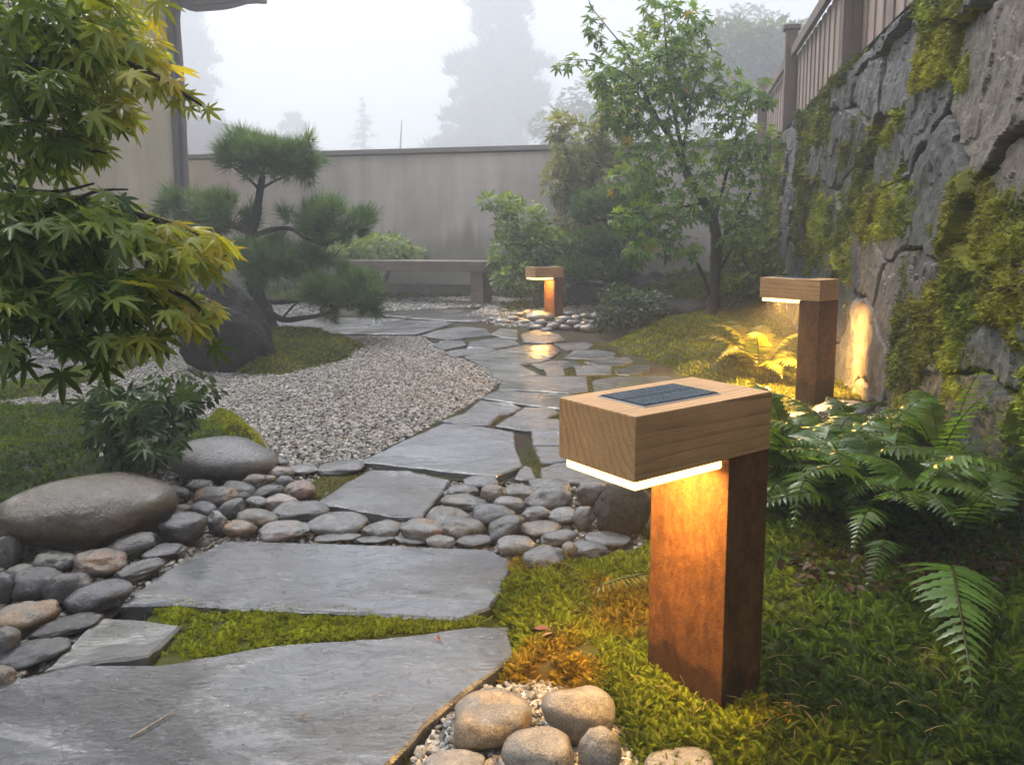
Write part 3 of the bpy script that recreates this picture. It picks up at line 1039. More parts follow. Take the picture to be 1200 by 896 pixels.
# mound at the right of the path
moss("moss", GP([(690, 404), (720, 395), (745, 385), (800, 368), (870, 362), (960, 380), (985, 440), (940, 452), (870, 462), (830, 452), (770, 440), (742, 428), (722, 414)]),
     "broad olive moss mound at the foot of the young maple", 0.13, 0.05, 17000, (0.018, 0.036), 0.5, 0.03, 'tuft', (0.085, 0.115, 0.016), (0.22, 0.25, 0.03), 4.5, 14)
# between the path, the second lamp and the ferns
moss("moss", GP([(700, 600), (745, 520), (800, 455), (880, 452), (985, 436), (1030, 455), (1075, 520), (1010, 545), (900, 575), (800, 640), (740, 640)]),
     "patchy brown green moss and soil between the path and the second lamp", 0.012, 0.012, 14000, (0.012, 0.026), 0.12, 0.02, 'sprig', (0.04, 0.055, 0.012), (0.16, 0.165, 0.03), 7, 24, c2=(0.2, 0.14, 0.04), bare=0.3)
# joints of the path
moss("moss", GP([(598, 562), (612, 520), (610, 498), (660, 430), (690, 400), (720, 402), (760, 440), (830, 462), (760, 560), (690, 575), (640, 572)]),
     "moss growing in the joints of the slate path", 0.008, 0.004, 15000, (0.008, 0.014), 0.08, 0.025, 'tuft', (0.07, 0.085, 0.015), (0.15, 0.155, 0.03), 8, 16, floor=-0.012)
moss("moss", GP([(330, 575), (365, 552), (420, 540), (480, 548), (560, 556), (610, 560), (590, 572), (530, 566), (500, 606), (440, 612), (380, 600), (345, 596)]),
     "short moss in the gaps around the small slab in the cobble bed", 0.0, 0.006, 5000, (0.006, 0.014), 0.08, 0.02, 'tuft', (0.07, 0.09, 0.012), (0.18, 0.18, 0.03), 12, 18, floor=-0.02, bare=0.1)
moss("ground_cover", GP([(560, 372), (590, 352), (480, 345), (700, 330), (860, 330), (900, 350), (880, 372), (760, 380), (720, 372), (700, 362)]),
     "low green growth behind the farthest lamp and dark rocks", 0.03, 0.06, 9000, (0.03, 0.07), 0.6, 0.06, 'tuft', (0.05, 0.07, 0.02), (0.12, 0.14, 0.04), 3, 20, cat="ground cover")
moss("ground_cover", GP([(300, 362), (300, 335), (420, 330), (560, 332), (560, 345), (430, 352)]),
     "low pale green plants along the foot of the back wall", 0.05, 0.08, 5000, (0.05, 0.1), 0.5, 0.08, 'tuft', (0.07, 0.1, 0.03), (0.14, 0.17, 0.06), 3, 22, cat="ground cover")

# ================================================================== SLATE FLAGSTONES
def flagstone(poly, label, mt, z=0.028, shrink=0.008, thick=0.05, jit=0.006, seed=0):
    w_ = GP(poly, z)
    if ((w_[:, 0] * np.roll(w_[:, 1], -1)) - (np.roll(w_[:, 0], -1) * w_[:, 1])).sum() < 0:
        w_ = w_[::-1]
    pts = []
    n = len(w_)
    for i in range(n):
        a, b_ = w_[i], w_[(i + 1) % n]
        k = max(2, int(np.linalg.norm(b_ - a) / 0.035))
        for t in np.arange(k) / k:
            pts.append(a * (1 - t) + b_ * t)
    pts = np.array(pts)
    nx = np.roll(pts, -1, 0) - np.roll(pts, 1, 0)
    nin = nrm(np.column_stack([-nx[:, 1], nx[:, 0]]))
    q = np.column_stack([pts, np.full(len(pts), seed * 3.7)])
    pts = pts + nin * (shrink + jit * fbm(q * 14, 3, seed)[:, None] + 0.5 * jit * fbm(q * 50, 2, seed + 1)[:, None])
    m_ = len(pts)
    tilt = RNG.normal(0, 0.004, 2)
    c = pts.mean(0)
    zt = z + (pts - c) @ tilt + 0.0015 * RNG.normal()
    ch = 0.002 + 0.004 * np.clip(fbm(q * 30, 2, seed + 5) + 0.3, 0, 1)
    top = np.column_stack([pts + nin * (0.003 + ch[:, None]), zt])
    edge = np.column_stack([pts, zt - ch - 0.002])
    bot = np.column_stack([pts - nin * 0.004, zt - thick])
    V = np.vstack([bot, edge, top])
    i = np.arange(m_)
    j = (i + 1) % m_
    Q = np.vstack([np.stack([i, j, j + m_, i + m_], 1), np.stack([i + m_, j + m_, j + 2 * m_, i + 2 * m_], 1)])
    mb = MB().add(V, Q)
    mb.N.append(np.arange(2 * m_, 3 * m_))
    o = mb.build("flagstone", mt, None, False)
    return tag(o, label, "flagstone", "slate flagstones of the garden path")


SL = M['slate']
SLABS = [
    ([(-20, 800), (100, 777), (190, 775), (330, 752), (480, 742), (560, 731), (598, 732), (608, 766), (560, 800), (500, 850), (452, 905), (430, 960), (-60, 960)], "largest dark wet slate slab filling the bottom left corner", 0, 0.026),
    ([(138, 710), (190, 668), (262, 631), (360, 633), (480, 637), (575, 641), (602, 655), (592, 690), (577, 712), (540, 727), (420, 720), (300, 716), (205, 710)], "broad slate slab lying across the path in front of the cobble bed", 0, 0.026),
    ([(45, 790), (100, 735), (120, 722), (170, 725), (216, 732), (190, 757), (175, 770), (120, 776)], "small dull olive slate piece between the dark cobbles and the moss strip", 3, 0.026),
    ([(365, 590), (400, 568), (432, 550), (480, 551), (528, 562), (517, 580), (495, 606), (455, 604), (420, 598), (395, 593)], "cracked small slate slab set in the middle of the cobble bed", 1, 0.034),
    ([(420, 541), (470, 517), (520, 495), (570, 500), (603, 506), (608, 530), (615, 546), (582, 559), (540, 554), (480, 548)], "big pale slate slab with a pointed left end beside the gravel", 2, 0.034),
    ([(517, 493), (545, 484), (585, 486), (573, 498), (547, 498)], "narrow slate slab touching the far edge of the big pale slab", 2, 0.03),
    ([(580, 499), (597, 488), (656, 491), (662, 507), (613, 504)], "slate slab half hidden behind the wooden lamp cap, next to the mossy joint", 1, 0.03),
    ([(544, 483), (562, 468), (600, 472), (613, 477), (597, 484), (585, 486)], "thin slate slab at the gravel edge, second beyond the big pale slab", 1, 0.031),
    ([(599, 487), (614, 477), (648, 477), (656, 483), (640, 490)], "small slate piece left of the wooden cap's upper corner", 2, 0.029),
    ([(563, 466), (583, 457), (690, 463), (725, 470), (700, 480), (655, 478), (613, 473)], "wide wet slate slab just beyond the wooden lamp cap", 0, 0.032),
    ([(583, 456), (588, 443), (633, 440), (688, 441), (690, 458), (667, 461), (613, 457)], "long rectangular slate slab with warm reflection behind the near lamp", 1, 0.031),
    ([(695, 459), (694, 445), (720, 440), (780, 440), (806, 446), (775, 455), (735, 462)], "wide slate slab at the right edge of the path by the moss mound", 0, 0.03),
    ([(572, 431), (607, 426), (633, 438), (613, 441), (578, 442)], "slate slab forming the bulge of the gravel edge", 2, 0.03),
    ([(636, 431), (661, 430), (663, 439), (641, 440)], "smallest square slate piece in the middle of the path", 2, 0.027),
    ([(672, 428), (717, 428), (718, 438), (675, 439)], "rectangular slate piece right of the smallest square one", 1, 0.03),
    ([(542, 417), (577, 410), (613, 413), (647, 420), (633, 424), (600, 427), (572, 430)], "large diamond shaped slate slab at the gravel edge halfway along", 0, 0.032),
    ([(622, 426), (648, 421), (677, 422), (680, 427), (663, 430), (634, 432)], "wet slate slab in the lamp's orange reflection, halfway along the path", 0, 0.03),
    ([(660, 419), (672, 410), (700, 409), (722, 413), (720, 418), (693, 420)], "rounded slate slab touching the left foot of the moss mound", 2, 0.03),
    ([(684, 424), (700, 420), (737, 418), (743, 423), (733, 427), (700, 428)], "flat grey slate slab beside the low front of the moss mound", 1, 0.028),
    ([(720, 432), (750, 427), (763, 429), (762, 435), (737, 439), (722, 438)], "slate piece tucked under the right moss mound edge", 0, 0.028),
    ([(520, 413), (527, 410), (557, 407), (583, 408), (573, 412), (543, 416), (528, 416)], "thin slate sliver at the gravel edge before the diamond slab", 1, 0.031),
    ([(507, 405), (517, 399), (543, 399), (547, 404), (523, 409)], "slate slab at the corner where the gravel bed bends", 0, 0.03),
    ([(547, 406), (550, 400), (587, 395), (603, 398), (610, 403), (587, 406), (563, 407)], "wide slate slab in the middle of the far path bend", 2, 0.031),
    ([(584, 409), (613, 404), (647, 403), (657, 410), (647, 418), (617, 413)], "shiny slate slab in the orange streak below the far lamp", 0, 0.032),
    ([(649, 402), (687, 400), (697, 403), (690, 408), (663, 410), (659, 408)], "slate slab at the right edge just past the dark low shrub", 1, 0.029),
    ([(610, 391), (633, 385), (657, 392), (663, 398), (640, 402), (613, 400)], "slate slab closest to the stones round the far lamp", 0, 0.031),
    ([(493, 393), (510, 387), (543, 382), (570, 385), (577, 392), (547, 395), (527, 398)], "broad pale slate slab right of the lowest pine pad, on the bend", 2, 0.031),
    ([(574, 391), (587, 384), (607, 387), (607, 397), (587, 394)], "small slate slab left of the far lamp's nearest slab", 1, 0.03),
    ([(290, 391), (300, 384), (383, 383), (460, 381), (533, 379), (510, 386), (488, 392), (380, 391)], "long wet slate slab behind the pine trunk along the gravel's far edge", 2, 0.032),
    ([(432, 380), (480, 375), (520, 376), (530, 378), (470, 381)], "hazy narrow slate slab in front of the bench, right half", 1, 0.03),
    ([(300, 383), (305, 374), (380, 372), (440, 371), (475, 374), (430, 380), (380, 382)], "hazy slate slab behind the pine trunk, farther of two", 2, 0.03),
    ([(478, 373), (545, 366), (600, 370), (560, 377), (522, 376)], "hazy slate slab below the bench leg", 2, 0.029),
    ([(440, 369), (480, 363), (540, 362), (545, 365), (477, 372)], "hazy slate slab under the front of the bench", 1, 0.029),
    ([(622, 504), (655, 506), (712, 508), (712, 521), (624, 520)], "slate slab directly left of the near lamp's wooden end face", 2, 0.03),
    ([(624, 523), (655, 523), (700, 531), (672, 540), (634, 543)], "slate slab level with the lower edge of the wooden cap end", 1, 0.03),
    ([(602, 560), (607, 549), (614, 544), (624, 547), (630, 560), (612, 562)], "small slate corner piece at the tip of the big pale slab", 2, 0.028),
    ([(633, 561), (633, 548), (650, 542), (690, 540), (730, 553), (735, 566), (690, 565)], "slate slab beneath the glowing lamp edge, behind the cobbles", 1, 0.03),
    ([(455, 608), (494, 604), (493, 612), (470, 616)], "broken slate chip at the near edge of the cracked small slab", 1, 0.016),
]
for k, (poly, lab, mi, z) in enumerate(SLABS):
    flagstone(poly, lab, M['slate_dark'] if mi == 3 else SL[mi], z - 0.012, 0.006 if k < 5 else 0.002, 0.06, 0.006, 40 + k)

# ================================================================== COBBLES AND BOULDERS
GREY, DK, BLK = (0.135, 0.143, 0.15), (0.065, 0.07, 0.077), (0.03, 0.033, 0.038)
PALE, TAN, RUST = (0.215, 0.22, 0.22), (0.27, 0.215, 0.155), (0.30, 0.17, 0.085)
PINK, OLIVE, BROWN, BLUE = (0.29, 0.235, 0.215), (0.155, 0.15, 0.12), (0.2, 0.155, 0.115), (0.085, 0.095, 0.115)


def cobble(px, py, wp, hp, ang, c1, label, c2=None, name="cobble", group="river cobbles along the slate slabs", mt=None, sub=None, rough=0.06, seed=None, sink=0.72, pat=2.2, sharp=0.15, cat="cobble", lobes=1.7, dim=0.74):
    seed = seed if seed is not None else int(px * 7 + py * 13)
    Vt, Ft = I3 if wp > 26 else I2
    g = G(px, py + 0.3 * hp, 0)
    Y = g[1]
    el = math.atan2(H, Y)
    a = wp / FPX * Y / 2
    hh = hp / FPX * Y / 2
    bdep = min(0.8 * a, 0.85 * hh / math.sin(el))
    c = math.sqrt(max(hh * hh - (bdep * math.sin(el)) ** 2, (0.3 * hh) ** 2)) / math.cos(el)
    o0 = G(px, py, c * sink)
    n = Vt + 0
    # superellipsoid: slightly flattened faces
    n = np.sign(n) * np.abs(n) ** 0.93
    d = fbm(Vt * lobes + seed * 1.37, 3, seed % 97, 0.42)
    d2 = fbm(Vt * 0.8 + seed * 0.77, 1, seed % 89)
    V = n * (1 + rough * 3.2 * d + 0.22 * d2)[:, None]
    V = V * np.array([a, bdep, c]) * 1.03
    yaw = math.atan(math.tan(math.radians(-ang)) * 0.9)
    roll = math.radians(-ang) * 0.55
    ca, sa = math.cos(roll), math.sin(roll)
    V = np.stack([V[:, 0] * ca - V[:, 2] * sa, V[:, 1], V[:, 0] * sa + V[:, 2] * ca], 1)
    ca, sa = math.cos(yaw), math.sin(yaw)
    V = np.stack([V[:, 0] * ca - V[:, 1] * sa, V[:, 0] * sa + V[:, 1] * ca, V[:, 2]], 1)
    K = np.tile(np.array(c1) * dim, (len(V), 1)) * (1 + 0.22 * fbm(Vt * 3 + seed, 3, 3))[:, None]
    if c2 is not None:
        t = sstep(-sharp, sharp, fbm(Vt * pat * 0.6 + seed * 0.31, 3, 5))[:, None]
        K = K * (1 - t) + np.array(c2) * dim * t
    # pale mineral vein on some
    if (seed % 5) == 0 and mt is None:
        vv = np.abs(fbm(Vt * 1.3 + seed, 2, 9))
        t = (1 - sstep(0.0, 0.02, vv))[:, None] * 0.5
        K = K * (1 - t) + np.array((0.35, 0.34, 0.32)) * t
    o = MB().add(V + o0, Ft, K).build(name, mt or M['stone'])
    return tag(o, label, cat, group)


BG = "large boulders at the left of the cobble bed"
cobble(101, 602, 192, 96, -2, (0.12, 0.088, 0.05), "largest rounded brown boulder in front of the left moss bank", (0.10, 0.083, 0.053), "boulder", BG, rough=0.045, seed=15, cat="boulder", lobes=1.2)
cobble(259, 539, 122, 52, 3, (0.125, 0.128, 0.132), "smooth long grey boulder right of the dark fern, behind small cobbles", None, "boulder", BG, rough=0.035, seed=22, cat="boulder", lobes=1.0)
cobble(18, 612, 44, 50, 0, (0.09, 0.08, 0.055), "shaded olive boulder tucked behind the left end of the brown boulder", (0.05, 0.05, 0.03), "boulder", BG, seed=31, cat="boulder")
cobble(727, 597, 66, 62, 4, (0.075, 0.075, 0.075), "dark cracked boulder directly left of the near lamp post", None, "boulder", "dark boulders by the near lamp", M['rock'], rough=0.09, seed=44, cat="boulder")
COB = [
    (265, 557, 31, 17, 22, GREY, "smooth grey cobble leaning on the front of the grey boulder", None),
    (236, 569, 36, 18, -5, DK, "dark cobble left below the grey boulder", None),
    (205, 580, 35, 22, 12, BLK, "black pitted cobble at the upper right of the brown boulder", DK),
    (249, 583, 52, 26, -3, RUST, "orange tan cobble with dark patch below the grey boulder", (0.1, 0.09, 0.075)),
    (280, 573, 37, 17, 15, DK, "dark slanting cobble right of the orange tan patched one", None),
    (299, 565, 28, 19, 0, BROWN, "brown grey cobble under the right end of the grey boulder", GREY),
    (330, 553, 31, 15, 10, TAN, "pale tan flat cobble right of the grey boulder", PALE),
    (333, 565, 24, 18, -20, GREY, "round grey cobble just above the rust pink one", None),
    (314, 577, 36, 18, -25, BLK, "black cobble slanting up between brown grey and rust pink ones", None),
    (351, 577, 34, 24, 3, (0.28, 0.16, 0.115), "rust pink round cobble left of the cracked small slab", BROWN),
    (329, 589, 37, 22, 0, PINK, "pinkish grey cobble below the black slanting one", None),
    (301, 592, 27, 18, 15, GREY, "two tone grey and black cobble in the middle of the left group", BLK),
    (349, 600, 64, 26, -5, GREY, "speckled grey cobble in front of the rust pink one", (0.08, 0.08, 0.08)),
    (286, 586, 20, 20, -40, BLK, "small upright black cobble between patched and two tone ones", None),
    (272, 597, 32, 22, -30, DK, "dark streaked cobble below the orange tan patched one", GREY),
    (239, 599, 33, 20, 22, DK, "dark tail shaped cobble left of the streaked one", None),
    (209, 598, 29, 15, 0, TAN, "small pale tan cobble right of the brown boulder", None),
    (213, 618, 57, 38, 5, (0.06, 0.065, 0.072), "large faceted dark cobble at the left tip of the broad slab", DK),
    (255, 614, 27, 27, 20, DK, "dark cobble with pale streak left of the bright orange one", PALE),
    (300, 608, 48, 22, 3, OLIVE, "olive tan cobble behind the bright orange one", TAN),
    (283, 619, 38, 21, 3, (0.36, 0.2, 0.085), "bright orange cobble at the far edge of the broad slab", TAN),
    (334, 622, 58, 22, -3, PINK, "long pinkish white cobble on the far edge of the broad slab", PALE),
    (395, 613, 62, 25, -2, PALE, "long light grey cobble in front of the cracked small slab", GREY),
    (396, 629, 56, 11, -2, GREY, "flat grey cobble pressed against the broad slab's far edge", None),
    (354, 549, 42, 13, -5, PALE, "flat pale cobble at the gravel's front edge", None),
    (400, 547, 56, 17, -6, GREY, "long smooth grey cobble between gravel and cracked small slab", None),
    (327, 542, 24, 11, 5, GREY, "small grey cobble between grey boulder and gravel", None),
    (314, 561, 18, 11, 0, BROWN, "tiny brown cobble among those right of the grey boulder", None),
    (8, 646, 28, 37, 10, GREY, "grey cobble at the left frame edge below the brown boulder", OLIVE),
    (62, 658, 53, 27, 4, OLIVE, "olive grey cobble under the left half of the brown boulder", GREY),
    (118, 660, 61, 32, 4, BROWN, "rust and tan cobble below the middle of the brown boulder", RUST),
    (158, 639, 58, 30, -18, DK, "dark pointed cobble below the right end of the brown boulder", OLIVE),
    (192, 646, 54, 20, -8, DK, "flat dark cobble below the faceted one, at the broad slab", GREY),
    (162, 668, 52, 22, -18, DK, "flat slaty cobble with pale vein at the broad slab's left edge", GREY),
    (25, 669, 30, 17, -5, OLIVE, "small grey cobble left of the black ones, second from the frame", None),
    (47, 684, 61, 36, 2, BLK, "wide black cobble in front of the olive grey one", DK),
    (7, 690, 28, 36, 5, BLUE, "round blue black cobble cut by the left frame edge", BLK),
    (82, 693, 50, 42, -15, DK, "dark grey cobble behind the shiny blue black one", None),
    (115, 698, 72, 38, -12, BLUE, "big shiny blue black cobble left of the broad slab", BLK),
    (33, 720, 69, 38, -3, (0.34, 0.22, 0.11), "large orange tan cobble at the left among black ones", TAN),
    (77, 732, 76, 27, -14, BLK, "long black cobble right of the orange tan one at left", None),
    (9, 753, 34, 39, 5, GREY, "speckled grey cobble at the left frame edge, above the long dark one", OLIVE),
    (38, 764, 78, 31, -16, DK, "long dark grey cobble left of the small olive slate piece", None),
    (4, 795, 28, 27, 0, TAN, "tan cobble at the left frame edge above the largest slab", None),
    (563, 566, 46, 20, 3, GREY, "smooth grey cobble at the near tip of the big pale slab", None),
    (541, 576, 44, 18, -10, GREY, "grey blue cobble at the right corner of the cracked small slab", DK),
    (579, 579, 29, 23, 0, BROWN, "round brownish cobble, topmost in the right cobble group", OLIVE),
    (611, 577, 44, 19, 8, GREY, "long grey cobble right of the round brownish one", OLIVE),
    (597, 590, 42, 21, 4, PALE, "light grey cobble below the round brownish one", None),
    (645, 569, 48, 16, 6, DK, "dark flat cobble at the back of the right cobble group", GREY),
    (643, 584, 52, 27, -4, GREY, "largest smooth grey cobble of the right group, with pale top", PALE),
    (542, 589, 52, 20, 0, GREY, "long grey cobble right of the cracked small slab", OLIVE),
    (527, 605, 52, 25, 3, PALE, "light round cobble at the cracked small slab's near corner", OLIVE),
    (578, 605, 54, 31, 5, (0.05, 0.055, 0.065), "darkest cobble in the middle of the right group", BLUE),
    (593, 618, 46, 28, -28, DK, "dark slanting cobble right below the darkest one", None),
    (627, 603, 36, 21, -8, GREY, "grey oval cobble right of the darkest one", None),
    (544, 619, 50, 26, 0, OLIVE, "round olive grey cobble behind the broad slab's right half", GREY),
    (557, 633, 43, 17, -3, GREY, "small grey cobble with dark cross mark on the broad slab's edge", None),
    (495, 622, 50, 24, 4, PALE, "pale cobble with rusty underside near the slate chip", RUST),
    (632, 619, 49, 17, -3, BROWN, "flat brown grey cobble in the middle right of the group", GREY),
    (661, 604, 42, 20, -5, PALE, "pale grey cobble beside a moss sprig, left of the dark boulder", None),
    (684, 608, 32, 26, -35, GREY, "tilted grey cobble touching the left of the dark boulder", None),
    (604, 639, 48, 25, 3, PALE, "light grey pointed cobble right of the broad slab", None),
    (654, 631, 42, 23, -3, GREY, "grey cobble behind the largest front cobble of the right group", None),
    (640, 657, 56, 34, -8, (0.13, 0.135, 0.145), "largest front cobble of the right group, half in moss", None),
    (691, 643, 44, 20, 4, (0.13, 0.14, 0.16), "blue grey cobble right of the tiny brown one", None),
    (711, 631, 55, 19, 3, GREY, "flat grey cobble below the dark boulder near the lamp post", None),
    (519, 634, 32, 15, 0, PALE, "pale cobble half sunk at the broad slab's far edge", None),
    (666, 644, 21, 20, 0, BROWN, "tiny brown rough cobble between two grey ones", None),
    (695, 577, 34, 30, -10, (0.08, 0.08, 0.08), "dark round cobble left of the cracked boulder", None),
    (447, 620, 46, 21, -3, PALE, "speckled pale cobble below the cracked small slab", GREY),
    (439, 632, 42, 10, -2, GREY, "thin grey cobble edge showing behind the broad slab", None),
    (481, 632, 36, 11, 6, GREY, "thin blue grey cobble left of the half sunk pale one", None),
]
for r in COB:
    cobble(*r[:7], c2=r[7])
FRONT = [
    (573, 843, 108, 66, -8, (0.19, 0.185, 0.17), "big grey brown cobble leftmost of those at the bottom edge", (0.33, 0.25, 0.15)),
    (677, 839, 90, 66, 12, (0.22, 0.2, 0.165), "tan heart shaped cobble at the back of the bottom group", (0.24, 0.22, 0.19)),
    (636, 884, 82, 58, 5, (0.22, 0.21, 0.185), "smooth beige cobble in the middle of the bottom group", None),
    (703, 882, 54, 60, 20, (0.21, 0.2, 0.175), "upright beige cobble right of the middle one in the bottom group", None),
    (532, 896, 72, 30, 0, (0.27, 0.26, 0.24), "flat grey cobble cut by the bottom frame edge", None),
    (800, 898, 92, 44, -4, (0.23, 0.215, 0.19), "pale cobble in moss at the bottom frame edge under the lamp post", None),
]
for r in FRONT:
    cobble(*r[:7], c2=r[7], group="pale cobbles at the bottom edge", rough=0.05, lobes=1.3, dim=0.95)

# pale stones round the farthest lamp
rr = random.Random(3)
spots = [(600, 374), (612, 378), (622, 372), (634, 379), (640, 373), (648, 383), (662, 384), (671, 380), (680, 384), (690, 378), (676, 373), (686, 371), (697, 371), (664, 375), (628, 384), (590, 377), (640, 387), (656, 379), (702, 377), (618, 367), (606, 369), (668, 368), (692, 385), (580, 374)]
for k, (px, py) in enumerate(spots):
    cobble(px, py, rr.uniform(12, 22), rr.uniform(7, 11), rr.uniform(-15, 15), rr.choice([PALE, GREY, (0.33, 0.31, 0.28), (0.24, 0.22, 0.2)]),
           "pale rounded stone in the ring of stones round the foot of the farthest lamp", None, "stone", "pale stones round the farthest lamp", cat="stone")
cobble(630, 372, 34, 14, 0, (0.34, 0.27, 0.18), "warm lit flat stone just left of the farthest lamp's post", None, "stone", None, cat="stone", seed=5)
cobble(682, 346, 40, 30, 0, (0.21, 0.2, 0.18), "rounded grey boulder right of the farthest lamp", None, "boulder", None, M['rock'], seed=52, cat="boulder")
cobble(683, 331, 12, 7, 0, OLIVE, "small stone sitting on top of the rounded grey boulder", None, "stone", None, seed=53, cat="stone", sink=0.72)
cobble(736, 336, 52, 34, -12, (0.1, 0.105, 0.12), "blue grey angular rock above the dark low shrub", (0.16, 0.165, 0.18), "rock", None, M['rock'], rough=0.16, seed=61, cat="rock")
cobble(757, 340, 44, 30, -25, (0.085, 0.09, 0.105), "slanting blue grey rock leaning beside the angular one", None, "rock", None, M['rock'], rough=0.16, seed=63, cat="rock")
rk = cobble(822, 353, 128, 52, 3, (0.03, 0.03, 0.026), "dark rock with a mossy top behind the young maple's trunk", None, "rock", None, M['rock'], rough=0.13, seed=66, cat="rock", dim=0.6)
cobble(985, 483, 64, 26, 0, (0.16, 0.165, 0.18), "blue grey stone at the foot of the second lamp behind the ferns", None, "stone", None, seed=71, cat="stone")
cobble(930, 492, 44, 20, 5, BROWN, "brown stone left of the second lamp's foot, behind the near cap", None, "stone", None, seed=73, cat="stone")
cobble(1022, 497, 40, 22, -5, (0.1, 0.095, 0.08), "dark mossy stone below the lit stretch of the stone wall", None, "stone", None, seed=76, cat="stone")

# standing rock left of the pine
Vt, Ft = ico(5)
g0 = G(258, 438)
Y = g0[1]
k = Y / FPX
q = Vt.copy()
d = fbm(Vt * 1.6 + 5, 6, 77, 0.6)
d2 = 0.5 - np.abs(fbm(Vt * 3.2 + 9, 4, 79, 0.6))
q = q * (1 + 0.24 * d + 0.12 * d2)[:, None]
hgt = 0.56 * k * 200
q = q * np.array([55 * k * 1.05, 0.24, hgt * 0.56])
up = (q[:, 2] + hgt * 0.5) / hgt
q[:, 0] = q[:, 0] * (1.18 - 0.52 * up) - (up - 0.3) * 0.14
o = MB().add(q + g0 + np.array([0.0, 0.22, hgt * 0.42]), Ft, (0.024, 0.024, 0.023)).build("standing_rock", M['rock'], None, False)
tag(o, "dark upright standing rock between the leaning maple leaves and the pine", "rock")

# moss cap for the dark rock is part of that rock
bmV = np.array([v.co[:] for v in rk.data.vertices])
cc = bmV.mean(0)
nn = nrm(bmV - cc)
selv = (nn[:, 2] > 0.1) & (fbm(bmV * 6, 3, 5) > -0.35)
idx = np.where(selv)[0]
idx = RNG.choice(idx, 8000)
O = bmV[idx] + RNG.normal(0, 0.012, (8000, 3))
X, Y_, Z = frames(RNG.normal(0, 1, (8000, 3)), nn[idx] + RNG.normal(0, 0.4, (8000, 3)))
s = RNG.uniform(0.02, 0.045, (8000, 1))
kk = np.array([0.13, 0.15, 0.025]) * RNG.uniform(0.5, 1.4, (8000, 1))
mc = MB().add(*scatter(TUFT[0], TUFT[1], O, X * s, Y_ * s, Z * s, kk)).build("moss_cap", M['moss'], rk)
mc["kind"] = "stuff"

# ================================================================== LAMPS
TH1, CL, CW, CH_, CT, PA = 0.633, 0.367, 0.20, 0.641, 0.114, 0.12
Npt = np.array([0.206, 1.337])
ev_, wv_ = np.array([math.cos(TH1), math.sin(TH1)]), np.array([-math.sin(TH1), math.cos(TH1)])
base1 = Npt + ev_ * (CL - PA / 2) + wv_ * CW / 2
GL = "solar bollard lamps along the path"
lamp = empty("bollard_lamp", (base1[0], base1[1], 0), "nearest and largest bollard lamp with a wooden cap and rusty orange post", "lamp", GL, TH1)
x0 = -(CL - PA / 2)                         # the cap's free end
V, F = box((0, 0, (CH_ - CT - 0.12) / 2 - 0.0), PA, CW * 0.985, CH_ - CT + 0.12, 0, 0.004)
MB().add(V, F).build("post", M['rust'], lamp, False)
V, F = box((0, 0, 0), CL, CW, CT, 0, 0.0035)
cap = MB().add(V, F).build("cap", M['cedar'], lamp, False)
cap.location = (x0 + CL / 2, 0, CH_ - CT / 2 + 0.0015)
V, F = box((x0 + 0.012 + (CL - PA - 0.024) / 2, 0, CH_ - CT - 0.009), CL - PA - 0.02, CW - 0.018, 0.017, 0, 0.006, 3)
dif = MB().add(V, F).build("light_diffuser", M['glow'], lamp, False)
ld = bpy.data.lights.new("lamp_light", 'AREA')
ld.shape = 'RECTANGLE'
ld.size, ld.size_y = CL - PA - 0.05, CW - 0.05
ld.energy = 2.7
ld.color = (1.0, 0.54, 0.14)
lo = bpy.data.objects.new("lamp_light", ld)
C.objects.link(lo)
lo.parent = lamp
lo.location = (x0 + (CL - PA) / 2, 0, CH_ - CT - 0.024)
# solar panel: frame, two dark cells; in the cap's own axes
pu0, pu1, pv0, pv1 = x0 + 0.062, x0 + 0.262, -0.058, 0.058
zt = CH_ + 0.0015
V, F = box(((pu0 + pu1) / 2, 0, zt + 0.0005), pu1 - pu0 + 0.006, pv1 - pv0 + 0.006, 0.003)
pan = MB().add(V, F).build("solar_panel", M['trim'], lamp, False)
V, F = box(((pu0 + pu1) / 2, 0, zt + 0.0015), pu1 - pu0, pv1 - pv0, 0.0032)
MB().add(V, F).build("panel_bed", M['dark'], pan, False)
for sgn in (-1, 1):
    V, F = box(((pu0 + pu1) / 2, sgn * 0.0285, zt + 0.0026), pu1 - pu0 - 0.006, 0.0535, 0.0034)
    MB().add(V, F).build("solar_cell", M['solar'], pan, False)
V, F = tube([(-PA / 2 - 0.003, -CW / 2 + 0.014, CH_ - CT - 0.012), (-PA / 2 + 0.004, -CW / 2 + 0.014, CH_ - CT - 0.012)], [0.004, 0.004], 10)
MB().add(V, F).build("screw", M['trim'], lamp)


def copy_tree(o, parent=None):
    c = o.copy()
    C.objects.link(c)
    c.parent = parent
    for ch in list(o.children):
        copy_tree(ch, c)
    return c


p2 = G(958, 474)
l2 = copy_tree(lamp)
l2.location = (p2[0], p2[1] + 0.05, 0.045)
l2.rotation_euler = (0, 0, math.radians(-50))
l2["label"] = "second bollard lamp with a dark post, standing right by the stone wall"
for ch in l2.children:                       # the photo's second lamp throws more light on the wall
    if ch.type == 'LIGHT':
        ch.data = ch.data.copy()
        ch.data.energy = 42.0
p3 = G(649, 372)
l3 = copy_tree(lamp)
l3.location = (p3[0], p3[1] + 0.05, -0.085)
l3.rotation_euler = (0, 0, math.radians(31))
l3["label"] = "smallest, farthest bollard lamp in pale stones near the bench"

